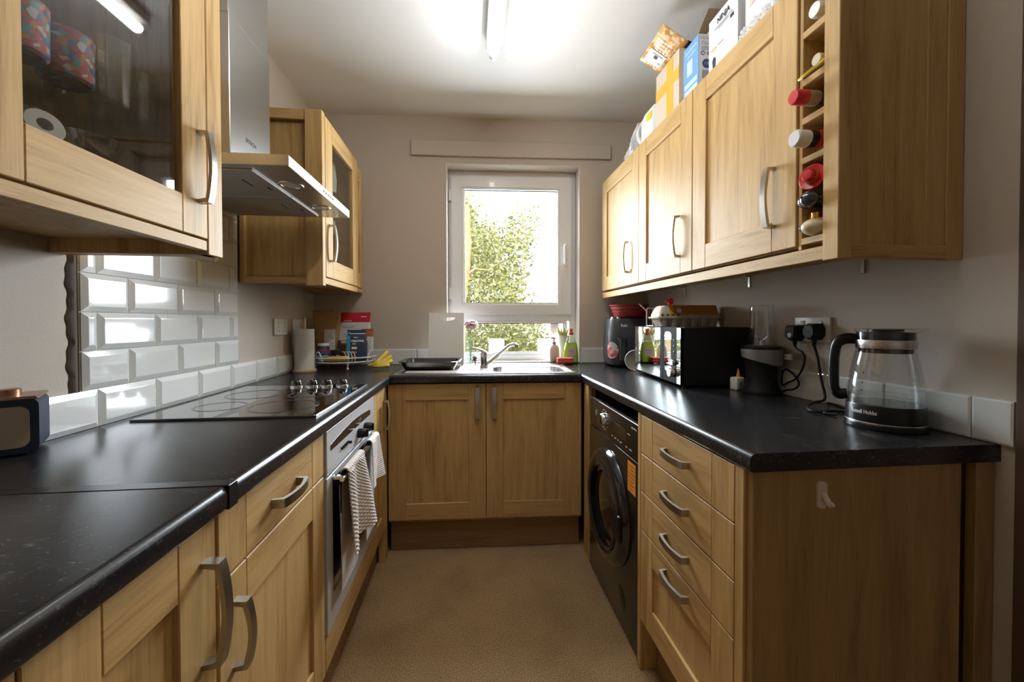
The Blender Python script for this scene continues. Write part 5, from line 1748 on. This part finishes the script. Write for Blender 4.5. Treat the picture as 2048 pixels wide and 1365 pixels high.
# white carton in a clear bag
t = Thing('white_carton', 'white carton wrapped in clear plastic nearest the wine rack', 'box', (.98, 1.17, CT))
mb = MB(); mb.box(.895, 1.09, 1.075, 1.248, CT + .004, CT + .19, .002)
b_ = t.part('carton', mb, WBOX, smooth=0)
mb = MB(); mb.box(.8938, .896, 1.15, 1.225, CT + .105, CT + .17)
t.part('picture', mb, voro('carton_picture', [(.62, .40, .34), (.70, .55, .48), (.60, .56, .50), (.74, .62, .56)], 90), b_, smooth=0)
mb = MB(); mb.box(.8938, .896, 1.085, 1.125, CT + .06, CT + .15)
t.part('picture', mb, bpy.data.materials['carton_picture'], b_, smooth=0)
rnd = random.Random(5)
def film(u, v):
    y = 1.262 - u * .20
    return (.890 - .012 * (1 - v) * (1 + .5 * math.sin(u * 34)) - .003 * math.sin(u * 60 + v * 21), y, CT + .001 + v * .050 + .006 * math.sin(u * 26) * v)
mb = MB(); solid_grid(mb, film, 60, 10, .0015)
t.part('film_bag', mb, plain('crinkled_film_white', (.70, .70, .71), .15, coat=.8), smooth=20)

# ------------------------------------------------------------ bottles in the wine rack
yc = .945
def bottle(label, z, r, xs, mats_, names):
    """lying bottle: profile pieces along -x from the wall side to the cap"""
    t = Thing('bottle', label, 'bottle', (1.0, yc, z))
    for nm, prof, m in zip(names, xs, mats_):
        mb = MB(); mb.lathe([(rr, -x) for x, rr in prof], (0, yc, z + r), 24, M=RXN)
        t.part(nm, mb, m)
    return t
bd = lambda r: [(1.165, 0), (1.165, r), (.985, r), (.955, r * .75), (.915, .016), (.885, .0145)]
bottle('bottle with a wide white cap in the top slot of the wine rack', 1.9765, .034, [bd(.034), [(.915, .019), (.868, .019), (.864, .017), (.864, 0)]], [DBOT, WPLAS], ['glass', 'cap'])
bottle('pale-corked bottle wearing a yellow ring in the second slot', 1.8535, .033, [bd(.033), [(.892, .0145), (.872, .0145), (.870, .013), (.870, 0)]], [plain('pale_glass', (.30, .26, .16), .2), plain('cork_cream', (.62, .54, .38), .6)], ['glass', 'cork'])
t = Thing('neck_ring', 'yellow and white ring tag hanging on the corked bottle', 'tag', (.858, yc, 1.862))
mb = MB(); MR = Matrix.Translation((.858, yc, 1.862)) @ Matrix.Rotation(math.radians(28), 4, 'Y') @ Matrix.Rotation(PI / 2, 4, 'X').inverted()
mb.lathe([(.020, -.002), (.033, -.002), (.033, .002), (.020, .002), (.020, -.002)], (0, 0, 0), 28, M=Matrix.Translation((.858, yc, 1.860)) @ Matrix.Rotation(math.radians(-42), 4, 'Y'))
t.part('ring', mb, plain('ring_yellow', (.78, .66, .08), .4))
bottle('dark bottle with a bright red cap sticking out of the wine rack', 1.7545, .034, [[(1.165, 0), (1.165, .034), (.985, .034), (.95, .026), (.90, .0185), (.848, .0175)], [(.872, .018), (.842, .018)], [(.848, .0175), (.838, .0180), (.812, .0185), (.808, .016), (.808, 0)]], [plain('dark_red_bottle', (.05, .012, .02), .15, coat=.4), plain('foil_tan', (.35, .26, .18), .4), REDH], ['glass', 'foil', 'cap'])
bottle('white and red bottle with a white cap in the wine rack', 1.6515, .034, [[(1.165, 0), (1.165, .034), (.93, .034), (.90, .028), (.88, .0225)], [(.898, .0245), (.864, .0205)], [(.866, .0208), (.846, .0205)], [(.846, .0205), (.842, .021), (.815, .021), (.811, .018), (.811, 0)]], [plain('white_bottle', (.62, .60, .58), .3), plain('bottle_red', (.50, .03, .04), .3), BLACK, WPLAS], ['body', 'red_band', 'black_band', 'cap'])
# bottom compartment
t = Thing('bottle', 'brown bottle capped with a red wide-brimmed hat stopper', 'bottle', (1.02, .948, 1.56))
zc = 1.592
AX = Vector((-.93, -.28, .10)).normalized()
MH = Matrix.Translation((.868, .948, zc)) @ AX.to_track_quat('Z', 'Y').to_matrix().to_4x4()
mb = MB(); mb.lathe([(0, -.010), (.012, -.008), (.024, -.002), (.031, .003), (.032, .005), (.030, .006), (.016, .003), (.0155, .006), (.0150, .022), (.012, .026), (0, .027)], (0, 0, 0), 32, M=MH)
hat = t.part('hat_stopper', mb, REDH)
mb = MB(); mb.lathe([(.0166, .004), (.0160, .0145)], (0, 0, 0), 32, M=MH)
t.part('hat_band', mb, GOLD, hat)
mb = MB(); mb.lathe([(0, -1.150), (.030, -1.150), (.030, -.960), (.016, -.925), (.014, -.872)], (0, .950, 1.600), 20, M=RXN)
t.part('glass', mb, plain('amber_bottle', (.18, .09, .02), .15))
for lab, y, z, x, r in (('bottle with a shiny silver ball stopper, low in the wine rack', .930, 1.530, .842, .0205), ('bottle with a dark ball stopper, beside the silver-stoppered one', .961, 1.535, .862, .0195)):
    t = Thing('bottle', lab, 'bottle', (1.02, y, z))
    mb = MB(); mb.sphere((x, y, z), r, 20, 14); mb.lathe([(r * .62, -x - r * .75), (r * .66, -x - r * 1.15)], (0, y, z), 16, M=RXN)
    t.part('stopper', mb, SILVB)
    mb = MB(); mb.lathe([(0, -1.150), (.0155, -1.150), (.0155, -.93), (.010, -x - r * .9)], (0, y, z - .004), 16, M=RXN)
    t.part('glass', mb, DBOT)
t = Thing('bottle', 'bottle with a small red cap behind the ball stoppers', 'bottle', (1.02, .962, 1.505))
mb = MB(); mb.lathe([(.011, -.905), (.011, -.882), (.009, -.878), (0, -.878)], (0, .962, 1.498), 14, M=RXN)
t.part('cap', mb, REDH)
mb = MB(); mb.lathe([(0, -1.150), (.014, -1.150), (.014, -.95), (.009, -.90)], (0, .962, 1.498), 14, M=RXN)
t.part('glass', mb, DBOT)
t = Thing('bottle', 'round cream ceramic bottle at the bottom of the wine rack', 'bottle', (.90, .943, 1.442))
mb = MB(); mb.sphere((.880, .943, 1.4655), .0232, 22, 14, sc=(1.75, 1.45, 1))
b_ = t.part('body', mb, CREAMC)
mb = MB(); mb.lathe([(.010, 0), (.008, .008), (.009, .014), (0, .015)], (.868, .940, 1.4855), 14)
t.part('spout', mb, GOLD)
mb = MB(); mb.sphere((.856, .9660, 1.466), .0085, 12, 8)
t.part('blue_seal', mb, NAVY, b_)

# ------------------------------------------------------------ glassware in the near left cabinet
SH1, SH2, SH0 = 1.6725, 1.5405, 1.4465
def mug(x, y, z, label):
    t = Thing('mug', label, 'mug', (x, y, z))
    mb = MB(); mb.lathe([(0, 0), (.034, 0), (.038, .005), (.039, .088), (.0375, .090), (.0355, .088), (.034, .008), (0, .006)], (x, y, z), 28)
    b_ = t.part('cup', mb, MUGP)
    mb = MB(); mb.tube(spline([(x - .034, y + .012, z + .075), (x - .060, y + .018, z + .072), (x - .064, y + .018, z + .045), (x - .050, y + .016, z + .022), (x - .034, y + .012, z + .018)]), .0055, 8)
    t.part('handle', mb, WPLAS)
mug(-.748, .765, SH1, 'bright floral mug on the upper glass shelf, nearest the camera')
mug(-.748, .850, SH1, 'bright floral mug on the upper glass shelf, second from the front')
def tumbler(x, y, z, r, h, label, group=None, flare=.9):
    t = Thing('drinking_glass', label, 'glass', (x, y, z), group=group)
    mb = MB(); mb.lathe([(0, .0005), (r * flare, .0005), (r * flare, .004), (r, h), (r - .0022, h), (r * flare - .003, .010), (0, .009)], (x, y, z), 28)
    t.part('bowl', mb, DRINK)
tumbler(-.745, .945, SH1, .041, .135, 'tall wide clear glass on the upper shelf beside the mugs')
tumbler(-.820, .900, SH1, .038, .130, 'clear glass standing behind the mugs on the upper shelf')
tumbler(-.745, 1.025, SH1, .031, .115, 'slim clear tumbler at the end of the upper shelf')
tumbler(-.83, 1.01, SH1, .032, .12, 'slim clear tumbler at the back of the upper shelf')
t = Thing('glass_bowl', 'clear glass bowl on the lower shelf of the near left cabinet', 'bowl', (-.76, .905, SH2))
mb = MB(); mb.lathe([(0, .0005), (.030, .0005), (.052, .030), (.058, .052), (.0555, .052), (.049, .031), (.028, .005), (0, .004)], (-.765, .905, SH2), 30)
t.part('bowl', mb, DRINK)
t = Thing('ring_roll', 'pale ring-shaped roll lying among the glasses on the lower shelf', 'roll', (-.748, .80, SH2))
mb = MB(); MRR = Matrix.Translation((-.745, .800, SH2 + .028)) @ Matrix.Rotation(math.radians(75), 4, 'Y') @ Matrix.Rotation(.4, 4, 'X')
mb.lathe([(.011, -.012), (.026, -.012), (.028, -.009), (.028, .009), (.026, .012), (.011, .012), (.011, -.012)], (0, 0, 0), 28, M=MRR)
t.part('ring', mb, plain('pale_ring', (.60, .60, .58), .5))
for (x, y), lab in zip(((-.74, .70), (-.84, .76), (-.83, .86), (-.85, .98)), ('nearest the camera, in front of the ring-shaped roll', 'directly behind the ring-shaped roll', 'behind the clear bowl', 'at the far end of its row')):
    tumbler(x, y, SH2, .034, .085, 'short tumbler on the lower glass shelf ' + lab, 'short tumblers on the lower glass shelf')
for (x, y), lab in zip(((-.73, .75), (-.73, .85), (-.85, .82), (-.85, .94)), ('at the front left', 'at the front, second from the camera', 'at the back, nearer the camera', 'at the back, farther along')):
    tumbler(x, y, SH0, .036, .080, 'bowl-shaped glass on the cabinet floor ' + lab, 'glasses on the cabinet floor', .6)
# things in the far glass cabinet
t = Thing('herb_packet', 'pale packet with green print in the far glass cabinet', 'packet', (-.745, 2.22, 1.9005), rot=-.5)
mb = MB(); loftz(mb, [(0, 0, .055, .022, .01, 0), (0, 0, .058, .024, .01, .06), (0, .002, .056, .010, .004, .13), (0, .002, .056, .002, .001, .15)])
b_ = t.part('packet_body', mb, plain('packet_pale', (.55, .60, .48), .4))
for k in range(7):
    a = -.035 + k * .012
    mb = MB(); mb.add([(a, -.0255, .03), (a + .012, -.0255, .06), (a + .006, -.0245, .115), (a - .004, -.0250, .07)], [(0, 1, 2, 3)])
    t.part('leaf_print', mb, LEAFG, b_, smooth=0)
t = Thing('white_box', 'white carton lying on the upper shelf of the far glass cabinet', 'box', (-.76, 2.08, 1.9005), rot=.15)
mb = MB(); mb.box(-.05, .05, -.075, .075, 0, .04, .001)
t.part('carton', mb, WBOX)
t = Thing('mug', 'white mug on the middle shelf of the far glass cabinet', 'mug', (-.742, 2.20, 1.6705))
mb = MB(); mb.lathe([(0, 0), (.034, 0), (.037, .005), (.039, .085), (.0375, .087), (.036, .085), (.034, .008), (0, .006)], (-.742, 2.20, 1.6705), 28)
t.part('cup', mb, WPLAS)
mb = MB(); mb.tube(spline([(-.708, 2.19, 1.742), (-.690, 2.17, 1.738), (-.686, 2.165, 1.712), (-.696, 2.178, 1.692), (-.708, 2.19, 1.688)]) , .005, 8)
t.part('handle', mb, WPLAS)
tumbler(-.745, 2.09, 1.6705, .034, .10, 'clear tumbler beside the white mug in the far glass cabinet')
tumbler(-.745, 2.30, 1.4465, .036, .12, 'clear glass on the floor of the far glass cabinet')

# ------------------------------------------------------------ garden
mb = MB(); mb.box(-9, 9, 3.15, 16, -.5, -.38)
struct('ground', mb, plain('lawn', (.20, .24, .08), .9, var=.3, bscale=8), label='garden lawn outside')
def foliage(name, label, c, dims, n, seed, size=.07, m=LEAF):
    rnd = random.Random(seed)
    vs, fs = [], []
    for i in range(n):
        # clumpy volume near the surface
        while True:
            p = Vector((rnd.uniform(-1, 1), rnd.uniform(-1, 1), rnd.uniform(-1, 1)))
            wob = 1 + .16 * math.sin(p.x * 7 + seed) * math.sin(p.z * 6 + 1.3 * seed) + .10 * math.sin(p.z * 13 + p.y * 9)
            l = (abs(p.x) ** 3 + abs(p.y) ** 3 + abs(p.z) ** 3) ** (1 / 3)
            if .45 < l < .92 * wob: break
        q = Vector((c[0] + p.x * dims[0], c[1] + p.y * dims[1], c[2] + p.z * dims[2]))
        a = Vector((rnd.gauss(0, 1), rnd.gauss(0, 1), rnd.gauss(0, .8))).normalized()
        b = a.cross(Vector((rnd.gauss(0, 1), rnd.gauss(0, 1), rnd.gauss(0, 1)))).normalized()
        s = size * rnd.uniform(.5, 1.2)
        k = len(vs)
        vs += [q, q + a * s * .5 + b * s * .22, q + a * s, q + a * s * .5 - b * s * .22]
        fs.append((k, k + 1, k + 2, k + 3))
    mb = MB(); mb.add(vs, fs)
    return mb
t = Thing('hedge', 'tall yellow-green bush outside the window on the left', 'bush', (-.35, 5.6, -.38))
t.part('foliage', foliage('hedge', '', (-.14, 5.6, 1.10), (1.18, .8, 1.80), 34000, 2), LEAF, smooth=0, kind='stuff')
rnd = random.Random(9)
for k in range(14):
    x0 = -.5 + rnd.uniform(-.5, .5); z0 = rnd.uniform(.2, 1.6)
    p0 = Vector((x0, 5.35, z0)); d = Vector((rnd.uniform(.2, 1), rnd.uniform(-.5, 0), rnd.uniform(-.2, .7))).normalized()
    mb = MB(); mb.tube([p0, p0 + d * .3, p0 + d * .6 + Vector((0, 0, .06)), p0 + d * .95 + Vector((0, 0, .03))], [.011, .008, .005, .002], 5)
    t.part('branch', mb, BARK)
t = Thing('tree', 'slender leaning tree trunk against the bush outside', 'tree', (-.20, 4.45, -.38))
mb = MB(); mb.tube(spline([(-.165, 4.45, -.39), (-.12, 4.45, .6), (-.09, 4.45, 1.45), (-.035, 4.45, 1.9), (-.02, 4.45, 2.15), (-.03, 4.47, 2.5)]), [.07] * 6 + [.062] * 6 + [.055] * 6 + [.045] * 6 + [.035] * 6 + [.02], 10)
t.part('trunk', mb, BARK)
mb = MB(); mb.tube([(-.06, 4.45, 1.72), (.06, 4.4, 1.80), (.22, 4.38, 1.78)], [.018, .012, .005], 6)
t.part('branch', mb, BARK)
t = Thing('bush', 'low green bushes seen through the lower window', 'bush', (.55, 6.2, -.38))
t.part('foliage', foliage('bush', '', (.72, 7.4, .30), (.85, .5, .80), 9000, 5, .08), LEAF, smooth=0, kind='stuff')
t = Thing('hedge', 'pale hazy trees far behind the bush', 'trees', (.4, 11, -.38))
t.part('foliage', foliage('far', '', (-1.5, 11.5, 2.3), (2.3, .8, 2.8), 9000, 11, .20), plain('far_leaf', (.55, .56, .42), .6), smooth=0, kind='stuff')
t = Thing('garden_post', 'tall pale post rising above the bush outside', 'post', (.24, 8.6, -.38))
mb = MB(); mb.box(.16, .34, 8.6, 8.75, -.38, 5.2, .01)
t.part('shaft', mb, plain('pale_render', (.78, .76, .70), .8))
for i, (x, y) in enumerate((((.30, 4.6)), ((.86, 4.55)))):
    t = Thing('planter', ('white garden planter below the window, behind the tap', 'white garden planter below the window, towards the soap bottles')[i], 'planter', (x, y, -.38))
    mb = MB(); loftz(mb, [(x, y, .075, .075, .01, -.38), (x, y, .085, .085, .01, 1.03), (x, y, .070, .070, .01, 1.03), (x, y, .068, .068, .01, .98)], cap1=True)
    t.part('box', mb, plain('planter_white', (.85, .85, .84), .5), smooth=30)
t = Thing('down_pipe', 'dark bracket pipe outside at the left edge of the window', 'pipe', (-.118, 3.35, -.38))
mb = MB(); mb.tube([(-.145, 3.40, -.38), (-.145, 3.40, 2.6)], .022, 10)
t.part('pipe', mb, plain('pipe_grey', (.30, .31, .33), .4))
for z in (1.49, 1.70, 1.90):
    mb = MB(); mb.box(-.165, -.075 if z < 1.6 else -.11, 3.37, 3.42, z - .012, z + .012, .002)
    t.part('bracket', mb, BLACKM)
t = Thing('window_notice', 'small pale notice stuck inside the lower window pane', 'notice', (.60, .116, 1.155), 'B')
mb = MB(); mb.box(.560, .617, D0 + .0265, D0 + .0285, 1.110, 1.212)
b_ = t.part('sheet', mb, plain('notice_pink', (.78, .70, .68), .6), smooth=0)
for z, w in ((1.185, .03), (1.175, .022), (1.16, .03), (1.15, .03), (1.14, .026)):
    mb = MB(); mb.box(.588 - w / 2, .588 + w / 2, D0 + .0262, D0 + .0266, z, z + .0035)
    t.part('print', mb, plain('notice_ink', (.55, .35, .33), .6), b_, smooth=0)
